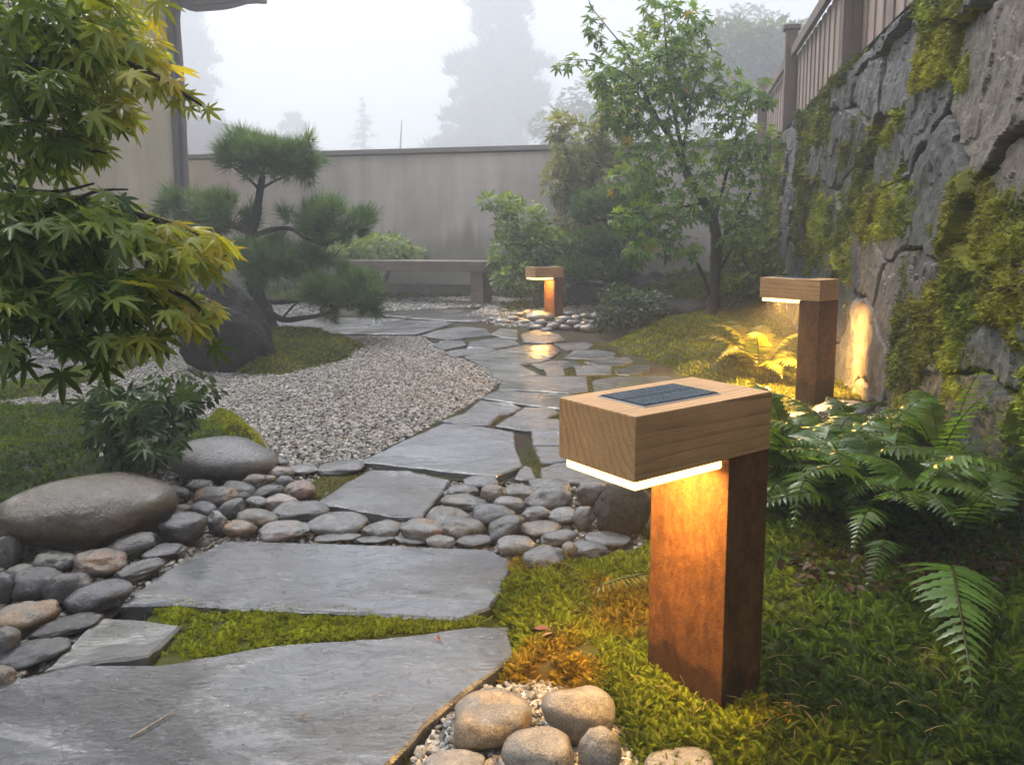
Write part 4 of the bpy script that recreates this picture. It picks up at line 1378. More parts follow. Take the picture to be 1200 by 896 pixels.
# ================================================================== BENCH
bp = G(562, 357)
bth = math.radians(-15)
be = np.array([math.cos(bth), math.sin(bth), 0])
bench = empty("bench", (bp[0], bp[1] + 0.2, 0), "long weathered wooden bench with block legs in front of the plaster wall", "bench", rz=bth)
V, F = box((-0.82, 0, 0.487), 2.12, 0.52, 0.14, 0, 0.012)
V = V + 0.006 * fbm(V * 3, 2, 4)[:, None]
MB().add(V, F).build("seat", M['old_wood'], bench, False)
for xx in (0.02, -1.66):
    V, F = box((xx, 0, 0.2), 0.17, 0.42, 0.434, 0, 0.008)
    MB().add(V, F).build("leg", M['old_wood'], bench, False)
V, F = box((-0.82, 0.14, 0.17), 1.5, 0.07, 0.12, 0, 0.006)
MB().add(V, F).build("stretcher", M['old_wood'], bench, False)

# ================================================================== TREES AND PLANTS
def palmate(lobes, half=0.15, droop=0.25, notch=0.36):
    out = []
    for k, (a, L) in enumerate(lobes):
        if k == 0:
            out.append((0.16, a - 0.5))
        h = half / max(L, 0.5) ** 0.3
        out += [(0.58 * L, a - h * 1.25), (0.8 * L, a - h * 0.62), (L, a), (0.8 * L, a + h * 0.62), (0.58 * L, a + h * 1.25)]
        if k < len(lobes) - 1:
            a2, L2 = lobes[k + 1]
            out.append((notch * (L + L2) / 2, (a + a2) / 2))
        else:
            out.append((0.16, a + 0.5))
    V = [(0, 0, 0.0)]
    for r, a in out:
        V.append((r * math.cos(a), r * math.sin(a), -droop * r * r))
    F = [[0, k, k + 1] for k in range(1, len(out))]
    V = np.array(V)
    ribs = np.array([a for a, L in lobes])
    ang = np.arctan2(V[:, 1], V[:, 0])
    off = np.min(np.abs(ang[:, None] - ribs[None]), axis=1)
    V[1:, 2] += 0.3 * off[1:] * np.hypot(V[1:, 0], V[1:, 1])
    V = [tuple(v) for v in V]
    b0 = len(V)
    V += [(-0.55, 0.0, 0.12), (-0.5, 0.012, 0.1), (0, 0.012, 0), (0, -0.012, 0)]      # the leaf's stalk
    F += [[b0, b0 + 1, b0 + 2], [b0, b0 + 2, b0 + 3]]
    return np.array(V), np.array(F)


r_ = math.radians
MAPLE = palmate([(r_(-122), 0.42), (r_(-80), 0.68), (r_(-40), 0.9), (0, 1.0), (r_(40), 0.9), (r_(80), 0.68), (r_(122), 0.42)], 0.145, 0.26, 0.31)
MAPLE5 = palmate([(r_(-95), 0.55), (r_(-46), 0.85), (0, 1.0), (r_(46), 0.85), (r_(95), 0.55)], 0.2, 0.25)
OVAL = (np.array([(0, 0, 0), (0.3, -0.24, 0.04), (0.65, -0.2, 0.03), (1, 0, -0.08), (0.65, 0.2, 0.03), (0.3, 0.24, 0.04), (0.5, 0, -0.02)]),
        np.array([(0, 1, 6), (1, 2, 6), (2, 3, 6), (3, 4, 6), (4, 5, 6), (5, 0, 6)]))


def blob_points(blobs, n, shell=0.0):
    # blobs: (px, py, Y, rx_px, ry_px, depth radius) ; n points spread over them by area
    wgt = np.array([b[3] * b[4] for b in blobs], float)
    cnt = np.maximum((wgt / wgt.sum() * n).astype(int), 1)
    out, rel = [], []
    for bl_, c in zip(blobs, cnt):
        px, py, Y, rx, ry, rz = bl_
        d = nrm(RNG.normal(0, 1, (c, 3)))
        r = RNG.random(c) ** (1 / 3.0)
        r = shell + (1 - shell) * r
        d = d * r[:, None]
        ctr = P(px, py, Y)
        s = Y / FPX
        out.append(ctr + d * np.array([rx * s, rz, ry * s]))
        rel.append(d)
    return np.vstack(out), np.vstack(rel)


def leaf_cloud(mb, tmpl, pos, size, tip, up, cols, spread_tip=0.5, spread_up=0.4):
    n = len(pos)
    X, Y, Z = frames(np.asarray(tip) + RNG.normal(0, spread_tip, (n, 3)), np.asarray(up) + RNG.normal(0, spread_up, (n, 3)))
    s = RNG.uniform(*size, n)[:, None]
    wv = s * RNG.uniform(0.8, 1.1, (n, 1))
    mb.add(*scatter(tmpl[0], tmpl[1], pos, X * s, Y * wv, Z * s * RNG.uniform(0.4, 1.6, (n, 1)), cols))


def lerp_cols(t, stops):
    t = np.clip(t, 0, 1)
    xs = [s[0] for s in stops]
    return np.stack([np.interp(t, xs, [s[1][k] for s in stops]) for k in range(3)], 1)


# ---- Japanese maple leaning in from the left ------------------------------
maple = empty("maple_tree", tuple(G(-150, 620)), "large leafed maple reaching in from the left edge, green with yellow and orange tips", "tree")
LM = np.array(maple.location)
mb = MB()
root = G(-150, 620)
tr = [root, P(-120, 450, 1.9), P(-90, 300, 1.85), P(-60, 190, 1.8), P(-30, 150, 1.75)]
V, F = tube(tr, [0.05, 0.042, 0.034, 0.026, 0.02], 10, 0.15, 3)
mb.add(V - LM, F, (0.045, 0.04, 0.032))
def twig(mb, pts, r0, r1, off, col=(0.05, 0.042, 0.032), seed=0):
    rad = np.linspace(r0, r1, len(pts))
    V, F = tube(pts, rad, 6, 0.1, seed)
    mb.add(V - off, F, col)
for pts, r0, r1 in [
    ([P(-60, 190, 1.8), P(0, 106, 1.72), P(30, 85, 1.68), P(70, 72, 1.62), P(100, 66, 1.6), (P(150, 75, 1.58)), P(200, 100, 1.55), P(236, 124, 1.545)], 0.016, 0.0025),
    ([P(-90, 260, 1.85), P(0, 170, 1.75), P(18, 130, 1.72), P(40, 60, 1.7), P(60, 10, 1.68), P(70, -60, 1.66)], 0.016, 0.004),
    ([P(30, 85, 1.68), P(60, 40, 1.62), P(110, 10, 1.58), P(160, -10, 1.55)], 0.007, 0.002),
    ([P(18, 130, 1.72), P(50, 150, 1.66), P(90, 170, 1.62), P(125, 180, 1.6)], 0.006, 0.0015),
    ([P(-90, 320, 1.85), P(0, 270, 1.72), P(70, 245, 1.62), P(150, 250, 1.56), P(220, 270, 1.52), P(265, 300, 1.5)], 0.014, 0.002),
    ([P(-100, 380, 1.85), P(-20, 350, 1.72), P(60, 330, 1.62), P(140, 325, 1.55), P(220, 350, 1.5), P(255, 395, 1.48)], 0.013, 0.002),
    ([P(-20, 350, 1.72), P(50, 370, 1.6), P(110, 390, 1.55), P(130, 420, 1.52)], 0.008, 0.002),
    ([P(70, 245, 1.62), P(110, 225, 1.56), P(150, 222, 1.54)], 0.005, 0.0015),
    ([P(-60, 190, 1.8), P(0, 215, 1.72), P(60, 225, 1.66), P(110, 215, 1.6)], 0.008, 0.002)]:
    twig(mb, pts, r0, r1, LM, seed=int(r0 * 1e4))
mb.build("trunk", M['bark'], maple)
UP = [(40, 60, 1.65, 90, 75, 0.22), (110, 40, 1.62, 60, 60, 0.2), (150, 70, 1.58, 45, 45, 0.15), (185, 105, 1.56, 40, 26, 0.1), (90, 120, 1.6, 70, 38, 0.18), (40, 165, 1.66, 70, 40, 0.2), (85, 180, 1.62, 45, 28, 0.15), (30, 205, 1.68, 60, 22, 0.15), (150, 10, 1.58, 40, 25, 0.12), (212, 120, 1.55, 14, 9, 0.05), (130, 150, 1.56, 30, 22, 0.1)]
LOW = [(50, 290, 1.62, 85, 60, 0.2), (120, 270, 1.56, 70, 38, 0.16), (190, 290, 1.52, 55, 38, 0.14), (235, 305, 1.5, 34, 38, 0.1), (60, 355, 1.58, 90, 48, 0.2), (150, 350, 1.52, 75, 45, 0.15), (225, 372, 1.49, 34, 34, 0.1), (75, 408, 1.54, 80, 22, 0.14), (160, 400, 1.5, 50, 24, 0.1), (60, 240, 1.6, 60, 22, 0.14), (140, 238, 1.54, 22, 14, 0.06), (258, 285, 1.49, 18, 18, 0.05)]
mb = MB()
for blobs, n, lo_y, ph in ((UP, 720, 0.10, 0), (LOW, 960, 0.16, 1)):
    pos, rel = blob_points([(a_, b_ - 8, c_, max(d_ - 13, 6), max(e_ - 15, 5), f_) for a_, b_, c_, d_, e_, f_ in blobs], n)
    px_ = 600 + FPX * pos[:, 0] / pos[:, 1]
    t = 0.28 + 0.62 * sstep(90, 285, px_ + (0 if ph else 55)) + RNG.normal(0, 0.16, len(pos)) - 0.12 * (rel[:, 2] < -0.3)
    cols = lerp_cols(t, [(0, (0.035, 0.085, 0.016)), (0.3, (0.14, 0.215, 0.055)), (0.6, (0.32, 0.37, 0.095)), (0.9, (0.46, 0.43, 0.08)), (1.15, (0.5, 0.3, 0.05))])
    tip = nrm(np.array([0.65, -0.3, -0.62]) + rel * np.array([0.35, 0.2, 0.5]))
    leaf_cloud(mb, MAPLE, pos - LM, (0.027, 0.063), tip, (0.35, -0.2, 1.0), cols, 0.33, 0.42)
for px, py, Y, s, ang in ((196, 96, 1.55, 0.04, -0.5), (209, 106, 1.55, 0.036, -0.7), (219, 112, 1.55, 0.038, -0.4), (231, 121, 1.545, 0.034, -0.6), (203, 120, 1.55, 0.034, -0.9), (222, 126, 1.545, 0.03, -1.0), (72, 437, 1.5, 0.062, -1.5), (250, 405, 1.48, 0.05, -0.9), (243, 128, 1.54, 0.035, -0.6), (185, 2, 1.54, 0.05, -0.8), (30, 425, 1.52, 0.05, -1.6), (8, 428, 1.53, 0.05, -1.7), (120, 425, 1.5, 0.055, -1.2)):
    d = np.array([[math.cos(ang), -0.25, math.sin(ang)]])
    leaf_cloud(mb, MAPLE, (P(px, py, Y) - LM)[None], (s, s * 1.01), d, (0.2, -0.7, 0.5), np.array([(0.05, 0.085, 0.015)]) if py > 200 else np.array([(0.25, 0.27, 0.04)]), 0.05, 0.25)
mb.build("crown", M['leaf'], maple)


def shrub(name, label, cat, base, blobs, n, tmpl, size, stops, tip=(0.2, -0.4, -0.2), up=(0, -0.3, 1), mt=None, stems=8, r=0.006, shell=0.25, group=None, t_z=0.35, crown="foliage", stem_name="stem", stem_col=(0.05, 0.042, 0.03)):
    e = empty(name, tuple(base), label, cat, group)
    L = np.array(e.location)
    mb = MB()
    pos, rel = blob_points(blobs, n, shell)
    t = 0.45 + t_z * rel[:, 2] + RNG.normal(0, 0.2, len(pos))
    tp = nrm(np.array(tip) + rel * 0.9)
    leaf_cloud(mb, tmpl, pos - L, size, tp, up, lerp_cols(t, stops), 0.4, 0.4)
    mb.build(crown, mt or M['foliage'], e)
    sb = MB()
    for k in range(stems):
        b_ = blobs[k % len(blobs)]
        q = P(b_[0] + RNG.uniform(-0.6, 0.6) * b_[3], b_[1] + RNG.uniform(-0.6, 0.4) * b_[4], b_[2] + RNG.uniform(-0.4, 0.4) * b_[5])
        s0 = L + np.array([RNG.normal(0, r * 3), RNG.normal(0, r * 3), -0.02])
        md = (s0 + q) / 2 + np.array([RNG.normal(0, 0.05), 0, 0.1 * np.linalg.norm(q - s0)])
        twig(sb, [s0, md, q], r, r * 0.3, L, stem_col, k)
    sb.build(stem_name, M['bark'], e)
    return e


DARKG = [(0, (0.012, 0.024, 0.01)), (0.5, (0.035, 0.06, 0.018)), (1, (0.085, 0.125, 0.03))]
MIDG = [(0, (0.025, 0.042, 0.014)), (0.5, (0.06, 0.09, 0.025)), (1, (0.13, 0.16, 0.045))]
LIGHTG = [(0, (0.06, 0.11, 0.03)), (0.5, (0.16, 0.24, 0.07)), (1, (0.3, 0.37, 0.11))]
# dark small leaved shrub below the maple
shrub("shrub", "dark small leaved shrub under the maple, behind the grey boulder", "shrub", G(175, 535),
      [(205, 448, 3.0, 46, 14, 0.2), (165, 470, 2.95, 38, 20, 0.22), (235, 462, 3.0, 22, 12, 0.12), (140, 500, 2.85, 30, 26, 0.2), (185, 505, 2.8, 34, 20, 0.2), (165, 530, 2.75, 34, 14, 0.15), (120, 475, 2.9, 18, 20, 0.15), (215, 490, 2.9, 18, 14, 0.1)], 900, OVAL, (0.02, 0.042), [(0, (0.01, 0.024, 0.008)), (0.5, (0.028, 0.055, 0.014)), (1, (0.065, 0.11, 0.025))], tip=(0.3, -0.3, -0.9), stems=24, r=0.004, shell=0.0)
shrub("shrub", "drooping dark star leaved sapling among the small leaved shrub, left of the grey boulder", "shrub", G(150, 548),
      [(150, 490, 2.75, 36, 26, 0.15), (180, 520, 2.7, 26, 18, 0.12), (125, 465, 2.8, 24, 18, 0.12), (200, 470, 2.85, 24, 14, 0.12)], 150, MAPLE, (0.05, 0.085), [(0, (0.012, 0.03, 0.01)), (0.5, (0.03, 0.065, 0.016)), (1, (0.08, 0.13, 0.03))], tip=(0.3, -0.4, -1.0), up=(0.2, -0.6, 0.6), stems=12, r=0.004, shell=0.0)

# ---- young maple at the right --------------------------------------------
tb = G(832, 387)
TY = tb[1]
ym = empty("maple_tree", tuple(tb), "young slender green maple standing on the olive moss mound", "tree")
L = np.array(ym.location)
mb = MB()
for pts, r0, r1 in [
    ([G(832, 389), P(836, 350, TY), P(839, 300, TY), P(838, 268, TY), P(826, 238, TY), P(804, 203, TY)], 0.062, 0.04),
    ([P(804, 203, TY), P(790, 170, TY - .1), P(768, 135, TY - .15), P(752, 100, TY - .2), P(735, 60, TY - .3)], 0.03, 0.006),
    ([P(804, 203, TY), P(797, 165, TY), P(786, 110, TY + .1), P(781, 60, TY + .1), P(778, 15, TY + .1)], 0.026, 0.005),
    ([P(800, 180, TY), P(806, 140, TY - .1), P(812, 110, TY - .1), P(825, 70, TY - .2)], 0.014, 0.004),
    ([P(832, 345, TY), P(822, 318, TY - .1), P(810, 300, TY - .15), P(795, 285, TY - .2)], 0.022, 0.008),
    ([P(838, 300, TY), P(850, 275, TY + .05), P(866, 250, TY + .1), P(880, 225, TY + .1)], 0.03, 0.012),
    ([P(836, 262, TY), P(846, 225, TY + .1), P(856, 185, TY + .1), P(870, 140, TY + .15), P(880, 100, TY + .2)], 0.022, 0.005),
    ([P(842, 320, TY), P(856, 295, TY - .1), P(868, 275, TY - .15), P(885, 262, TY - .2)], 0.014, 0.005),
    ([P(752, 100, TY - .2), P(720, 80, TY - .35), P(685, 70, TY - .5), P(655, 72, TY - .6)], 0.007, 0.002),
    ([P(735, 60, TY - .3), P(710, 30, TY - .4), P(692, 6, TY - .5), P(685, -20, TY - .5)], 0.006, 0.002),
    ([P(768, 135, TY - .15), P(745, 150, TY - .3), P(715, 165, TY - .4)], 0.008, 0.002),
    ([P(826, 238, TY), P(790, 245, TY - .4), P(755, 262, TY - .6)], 0.012, 0.003)]:
    V, F = tube(pts, np.linspace(r0, r1, len(pts)), 8, 0.12, int(r0 * 999))
    mb.add(V - L, F, (0.05, 0.042, 0.036))
mb.build("trunk", M['bark'], ym)
YB = [(770, 75, TY, 55, 45, .45), (735, 90, TY - .2, 45, 38, .4), (790, 40, TY, 40, 35, .4), (755, 130, TY - .2, 50, 35, .4), (810, 90, TY, 38, 45, .4), (720, 125, TY - .4, 26, 28, .3), (705, 90, TY - .4, 22, 14, .2), (680, 72, TY - .5, 24, 7, .15), (698, 30, TY - .45, 12, 22, .12), (662, 78, TY - .6, 14, 8, .1),
      (850, 120, TY + .1, 38, 35, .4), (885, 110, TY + .2, 26, 20, .3), (870, 165, TY + .1, 42, 32, .4), (835, 185, TY + .1, 40, 30, .4), (890, 200, TY + .2, 26, 26, .3), (770, 180, TY - .3, 48, 34, .4), (745, 215, TY - .5, 34, 26, .35), (800, 235, TY - .3, 46, 28, .4), (860, 240, TY, 46, 28, .4), (770, 255, TY - .6, 38, 28, .35), (745, 290, TY - .7, 20, 20, .2), (790, 290, TY - .4, 32, 18, .3), (865, 275, TY - .1, 32, 14, .3), (728, 260, TY - .7, 15, 14, .15), (812, 20, TY, 22, 16, .2), (772, 5, TY, 26, 16, .2)]
pos, rel = blob_points(YB, 2500)
px_ = 600 + FPX * pos[:, 0] / pos[:, 1]
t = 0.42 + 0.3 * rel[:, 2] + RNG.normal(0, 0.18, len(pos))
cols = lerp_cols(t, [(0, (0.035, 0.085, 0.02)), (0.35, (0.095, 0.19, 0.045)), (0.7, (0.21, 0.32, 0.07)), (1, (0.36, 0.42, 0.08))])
odd = RNG.random(len(pos)) < 0.015
cols[odd] = (0.36, 0.25, 0.03)
mb = MB()
leaf_cloud(mb, MAPLE5, pos - L, (0.055, 0.1), nrm(np.array([-0.1, -0.3, -0.5]) + rel * 0.8), (0, -0.25, 1), cols, 0.4, 0.4)
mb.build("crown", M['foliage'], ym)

# ---- the pine --------------------------------------------------------------
pb = G(315, 393)
PY = pb[1]
pine = empty("pine_tree", tuple(pb), "small cloud pruned pine with dark trunk and needle pads, beside the standing rock", "tree")
L = np.array(pine.location)
mb = MB()
for pts, r0, r1 in [
    ([G(316, 395), P(315, 380, PY), P(309, 360, PY), P(300, 342, PY), P(296, 325, PY), P(293, 300, PY), P(294, 275, PY), P(301, 250, PY), P(304, 228, PY), P(308, 205, PY)], 0.085, 0.028),
    ([P(311, 362, PY), P(330, 374, PY - .15), P(352, 373, PY - .25), P(375, 369, PY - .3), P(396, 362, PY - .35)], 0.034, 0.012),
    ([P(306, 352, PY), P(325, 354, PY + .1), P(350, 352, PY + .1), P(368, 347, PY + .1)], 0.028, 0.01),
    ([P(330, 374, PY - .15), P(342, 360, PY - .2), P(352, 352, PY - .2)], 0.012, 0.006),
    ([P(294, 275, PY), P(280, 268, PY + .1), P(262, 260, PY + .15), P(240, 252, PY + .2)], 0.026, 0.01),
    ([P(296, 278, PY), P(315, 270, PY - .1), P(340, 268, PY - .15), P(360, 280, PY - .2), P(385, 287, PY - .2)], 0.028, 0.01),
    ([P(304, 222, PY), P(290, 208, PY), P(275, 198, PY)], 0.014, 0.006), ([P(305, 222, PY), P(322, 212, PY), P(345, 203, PY)], 0.014, 0.006),
    ([P(308, 205, PY), P(312, 185, PY), P(310, 170, PY)], 0.014, 0.005)]:
    V, F = tube(pts, np.linspace(r0, r1, len(pts)), 9, 0.28, int(r0 * 999))
    mb.add(V - L, F, (0.032, 0.028, 0.026))
mb.build("trunk", M['bark'], pine)
PADS = [(310, 188, PY, 62, 26, .42), (290, 178, PY, 30, 18, .3), (345, 185, PY, 36, 22, .3), (235, 248, PY + .2, 48, 22, .35), (270, 252, PY + .1, 30, 22, .3), (395, 262, PY - .2, 42, 30, .35), (360, 262, PY - .1, 26, 22, .25), (325, 300, PY - .2, 55, 26, .4), (300, 312, PY - .2, 32, 20, .3), (405, 342, PY - .35, 46, 30, .4), (378, 346, PY - .3, 30, 22, .3), (372, 305, PY, 16, 12, .2), (430, 352, PY - .35, 24, 18, .25)]
nb_ = 24
NV, NF = [], []
for k in range(nb_):
    a = 2 * math.pi * k / nb_ * 2.618
    el = 0.25 + 1.05 * ((k * 0.618) % 1)
    d = np.array([math.cos(a) * math.cos(el), math.sin(a) * math.cos(el), math.sin(el)])
    sd = nrm(np.cross(d, (0.3, 0.2, 1.0))) * 0.027
    b0 = len(NV)
    NV += [d * 0.06 - sd, d * 0.06 + sd, d]
    NF.append([b0, b0 + 1, b0 + 2])
NEEDLE = (np.array(NV), np.array(NF))
cpos, crel = blob_points([(b_[0], b_[1], b_[2], b_[3] * 0.85, b_[4] * 0.75, b_[5] * 0.9) for b_ in PADS], 230, 0.25)
kk = 9
pos = np.repeat(cpos, kk, axis=0) + RNG.normal(0, 0.034, (len(cpos) * kk, 3))
rel = np.repeat(crel, kk, axis=0)
cn = np.repeat(RNG.normal(0, 0.14, len(cpos)), kk)
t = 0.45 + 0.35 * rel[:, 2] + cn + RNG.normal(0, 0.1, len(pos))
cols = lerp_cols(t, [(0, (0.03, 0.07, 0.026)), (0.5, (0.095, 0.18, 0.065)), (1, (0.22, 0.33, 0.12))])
Zt = nrm(np.array([0, 0, 0.7]) + rel * 0.75 + np.repeat(RNG.normal(0, 0.35, (len(cpos), 3)), kk, axis=0) + RNG.normal(0, 0.25, (len(pos), 3)))
X, Y_, Z = frames(RNG.normal(0, 1, (len(pos), 3)), Zt)
s = RNG.uniform(0.10, 0.17, (len(pos), 1))
mb = MB().add(*scatter(NEEDLE[0], NEEDLE[1], pos - L, X * s, Y_ * s, Zt * s, cols))
# twigs inside the pads
for k in range(120):
    b_ = PADS[k % len(PADS)]
    c0 = P(b_[0], b_[1] + b_[4] * 0.6, b_[2])
    q = P(b_[0] + RNG.uniform(-0.8, 0.8) * b_[3], b_[1] + RNG.uniform(-0.3, 0.5) * b_[4], b_[2] + RNG.uniform(-0.7, 0.7) * b_[5])
    V, F = tube([c0, (c0 + q) / 2 + (0, 0, -0.01), q], [0.008, 0.006, 0.003], 5)
    mb.add(V - L, F, (0.03, 0.025, 0.022))
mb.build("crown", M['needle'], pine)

# ---- conifers in the mist ---------------------------------------------------
def conifer(label, px, Y, half_px, ref_py, top_py, lean=0.0, n_lev=46, name="conifer_tree", group="misty conifers behind the garden"):
    b_ = P(px, 330, Y)
    top = P(px, top_py, Y)[2]
    b_[2] = 0
    e = empty(name, tuple(b_), label, "tree", group)
    L = np.array(b_)
    zref = P(px, ref_py, Y)[2]
    rref = half_px * Y / FPX
    V, F = tube([L, L + (lean, 0, top * 0.5), L + (lean, 0, top)], [0.03 * top * 0.6, 0.012 * top, 0.01], 8)
    MB().add(V - L, F, (0.04, 0.035, 0.03)).build("trunk", M['bark'], e)
    mb = MB()
    O, T_ = [], []
    for k in range(n_lev):
        t = (k + RNG.uniform(-0.3, 0.3)) / n_lev
        z = top * (0.12 + 0.88 * t)
        rad = rref * max((top - z) / (top - zref), 0) ** 0.8 * RNG.uniform(0.6, 1.15)
        for q in range(RNG.integers(5, 10)):
            a = RNG.uniform(0, 2 * math.pi)
            rr_ = rad * RNG.uniform(0.45, 1.2)
            m_ = int(6 + rr_ * 6)
            f = np.sqrt(RNG.random(m_))
            d = np.array([math.cos(a), math.sin(a), 0])
            o_ = np.array([lean * t, 0, z]) + d * (f * rr_)[:, None] + np.array([0, 0, -1]) * (0.28 * rr_ * f ** 2)[:, None] + RNG.normal(0, 0.10 + 0.03 * rr_, (m_, 3))
            O.append(o_)
            T_.append(np.tile(d + (0, 0, -0.5), (m_, 1)))
    O, T_ = np.vstack(O), np.vstack(T_)
    s_ = 0.5 * max(rref, 1.0) / 2.8
    leaf_cloud(mb, TUFT, O, (s_ * 0.6, s_ * 1.2), T_, (0, 0, 1), lerp_cols(RNG.random(len(O)), DARKG), 0.4, 0.5)
    mb.build("crown", M['foliage'], e)
    return e


conifer("big broad conifer standing in the mist behind the middle of the plaster wall", 588, 130, 66, 120, -70)
conifer("tall pale conifer in the mist just right of the house corner", 224, 140, 56, 105, -45)
conifer("small narrow conifer outline in the mist left of the big one", 430, 160, 15, 165, 112, n_lev=26)
conifer("low bushy conifer in the mist above the pine's top", 350, 150, 30, 160, 128, n_lev=18)
conifer("small conifer at the left foot of the big misty one", 525, 132, 24, 165, 125, n_lev=18)
b_ = P(470, 330, 75)
b_[2] = 0
V, F = tube([b_, b_ + (0.1, 0, 7), b_ + (0.3, 0, P(470, 140, 75)[2])], [0.16, 0.1, 0.04], 7, 0.1)
tag(MB().add(V, F, (0.05, 0.045, 0.04)).build("dead_tree", M['bark']), "thin bare dead trunk in the mist left of the big conifer", "tree")

def misty_tree(label, px, Y, blobs, n, size, stops=MIDG, group="misty broadleaf trees"):
    b_ = P(px, 330, Y)
    b_[2] = 0
    e = empty("broadleaf_tree", tuple(b_), label, "tree", group)
    L = np.array(b_)
    mb = MB()
    pos, rel = blob_points(blobs, n, 0.3)
    t = 0.45 + 0.3 * rel[:, 2] + RNG.normal(0, 0.2, len(pos))
    leaf_cloud(mb, MAPLE5, pos - L, size, nrm(rel + (0, -0.2, -0.4)), (0, -0.2, 1), lerp_cols(t, stops), 0.4, 0.4)
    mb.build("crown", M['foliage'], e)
    tb_ = MB()
    top = P(blobs[0][0], blobs[0][1], blobs[0][2])
    V, F = tube([L, L * 0.5 + top * 0.5 + (0.1, 0, 0), top], [0.02 * Y * 0.35, 0.012 * Y * 0.35, 0.02], 7, 0.1)
    tb_.add(V - L, F, (0.05, 0.045, 0.04))
    for b2 in blobs[1:]:
        q = P(b2[0], b2[1], b2[2])
        st = L * 0.45 + top * 0.55
        V, F = tube([st, (st + q) / 2 + (0, 0, 0.1), q], [0.05, 0.03, 0.012], 6)
        tb_.add(V - L, F, (0.05, 0.045, 0.04))
    tb_.build("trunk", M['bark'], e)
    return e


misty_tree("faint leafy tree in the mist beyond the fence top, at the right", 870, 70, [(870, 60, 70, 60, 50, 3.5), (840, 70, 40, 70, 40, 3), (905, 70, 40, 70, 40, 3), (880, 100, 70, 50, 30, 3), (830, 100, 70, 30, 35, 3), (925, 80, 70, 30, 30, 3)], 5200, (0.28, 0.5))
misty_tree("faint leafy tree in the mist right of the big conifer", 720, 66, [(725, 120, 66, 70, 35, 3), (690, 150, 66, 70, 30, 3), (760, 150, 66, 70, 30, 3)], 3000, (0.26, 0.46))
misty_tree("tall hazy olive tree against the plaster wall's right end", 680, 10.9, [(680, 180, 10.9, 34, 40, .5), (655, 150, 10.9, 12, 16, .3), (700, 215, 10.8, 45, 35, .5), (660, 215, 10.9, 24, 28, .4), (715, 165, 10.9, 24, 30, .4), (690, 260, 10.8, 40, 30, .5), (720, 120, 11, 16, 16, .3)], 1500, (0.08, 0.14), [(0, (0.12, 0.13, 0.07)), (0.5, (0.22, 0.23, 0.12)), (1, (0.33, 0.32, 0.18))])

# ---- shrubs in the middle distance ------------------------------------------
shrub("shrub", "light green arching shrub behind the bench end, in front of the plaster wall", "shrub", G(612, 343), [(612, 262, 10.6, 30, 26, .45), (598, 240, 10.6, 14, 12, .25), (628, 290, 10.5, 30, 26, .45), (600, 298, 10.5, 26, 26, .4), (575, 236, 10.6, 12, 8, .15), (650, 300, 10.4, 22, 30, .4), (610, 325, 10.2, 34, 18, .4)], 2600, OVAL, (0.07, 0.13), LIGHTG, stems=16, r=0.01)
cp = empty("cloud_pruned_shrub", tuple(G(728, 345)), "dark green cloud pruned shrub with rounded pads, behind the far lamp", "shrub")
L = np.array(cp.location)
CPB = [(708, 245, 9.6, 38, 24, .5), (735, 240, 9.6, 28, 22, .4), (690, 288, 9.5, 32, 18, .45), (725, 290, 9.5, 34, 18, .45), (700, 318, 9.4, 34, 16, .4), (672, 322, 9.6, 22, 22, .4), (745, 270, 9.6, 20, 18, .3)]
pos, rel = blob_points(CPB, 3600, 0.7)
keep = rel[:, 2] > -0.6
pos, rel = pos[keep], rel[keep]
mb = MB()
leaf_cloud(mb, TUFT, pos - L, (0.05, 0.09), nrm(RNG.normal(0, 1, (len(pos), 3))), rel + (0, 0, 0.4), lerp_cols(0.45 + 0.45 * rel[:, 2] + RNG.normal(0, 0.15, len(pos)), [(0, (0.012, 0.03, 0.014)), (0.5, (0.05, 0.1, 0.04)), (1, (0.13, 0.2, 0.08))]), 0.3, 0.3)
mb.build("foliage", M['foliage'], cp)
sb = MB()
for b2 in CPB:
    q = P(b2[0], b2[1] + b2[4] * 0.5, b2[2])
    V, F = tube([L + (0, 0, -0.03), (L + q) / 2 + (0.12, 0, 0.05), q], [0.035, 0.03, 0.018], 7, 0.15)
    sb.add(V - L, F, (0.035, 0.03, 0.026))
sb.build("stem", M['bark'], cp)
shrub("shrub", "dark low shrub with small shiny leaves in front of the blue grey rocks", "shrub", G(728, 388), [(735, 362, 7.9, 36, 22, .35), (710, 374, 7.7, 24, 14, .25), (760, 358, 8.0, 30, 18, .3), (725, 345, 8.2, 24, 12, .2)], 2200, OVAL, (0.03, 0.055), [(0, (0.012, 0.025, 0.012)), (0.6, (0.03, 0.055, 0.025)), (1, (0.1, 0.13, 0.08))], stems=10, mt=M['leaf'])
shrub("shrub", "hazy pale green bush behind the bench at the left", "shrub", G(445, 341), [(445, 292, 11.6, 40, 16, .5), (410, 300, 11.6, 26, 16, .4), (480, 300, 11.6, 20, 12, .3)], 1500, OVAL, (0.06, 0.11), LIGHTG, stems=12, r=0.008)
shrub("shrub", "grassy green plants at the foot of the stone wall behind the young maple", "plant", G(880, 352), [(875, 310, 8.6, 34, 26, .4), (900, 330, 8.3, 26, 26, .3), (860, 340, 8.2, 30, 16, .3), (885, 285, 8.8, 24, 18, .3)], 1800, OVAL, (0.06, 0.13), MIDG, tip=(0, -0.2, 0.6), stems=12, r=0.006)

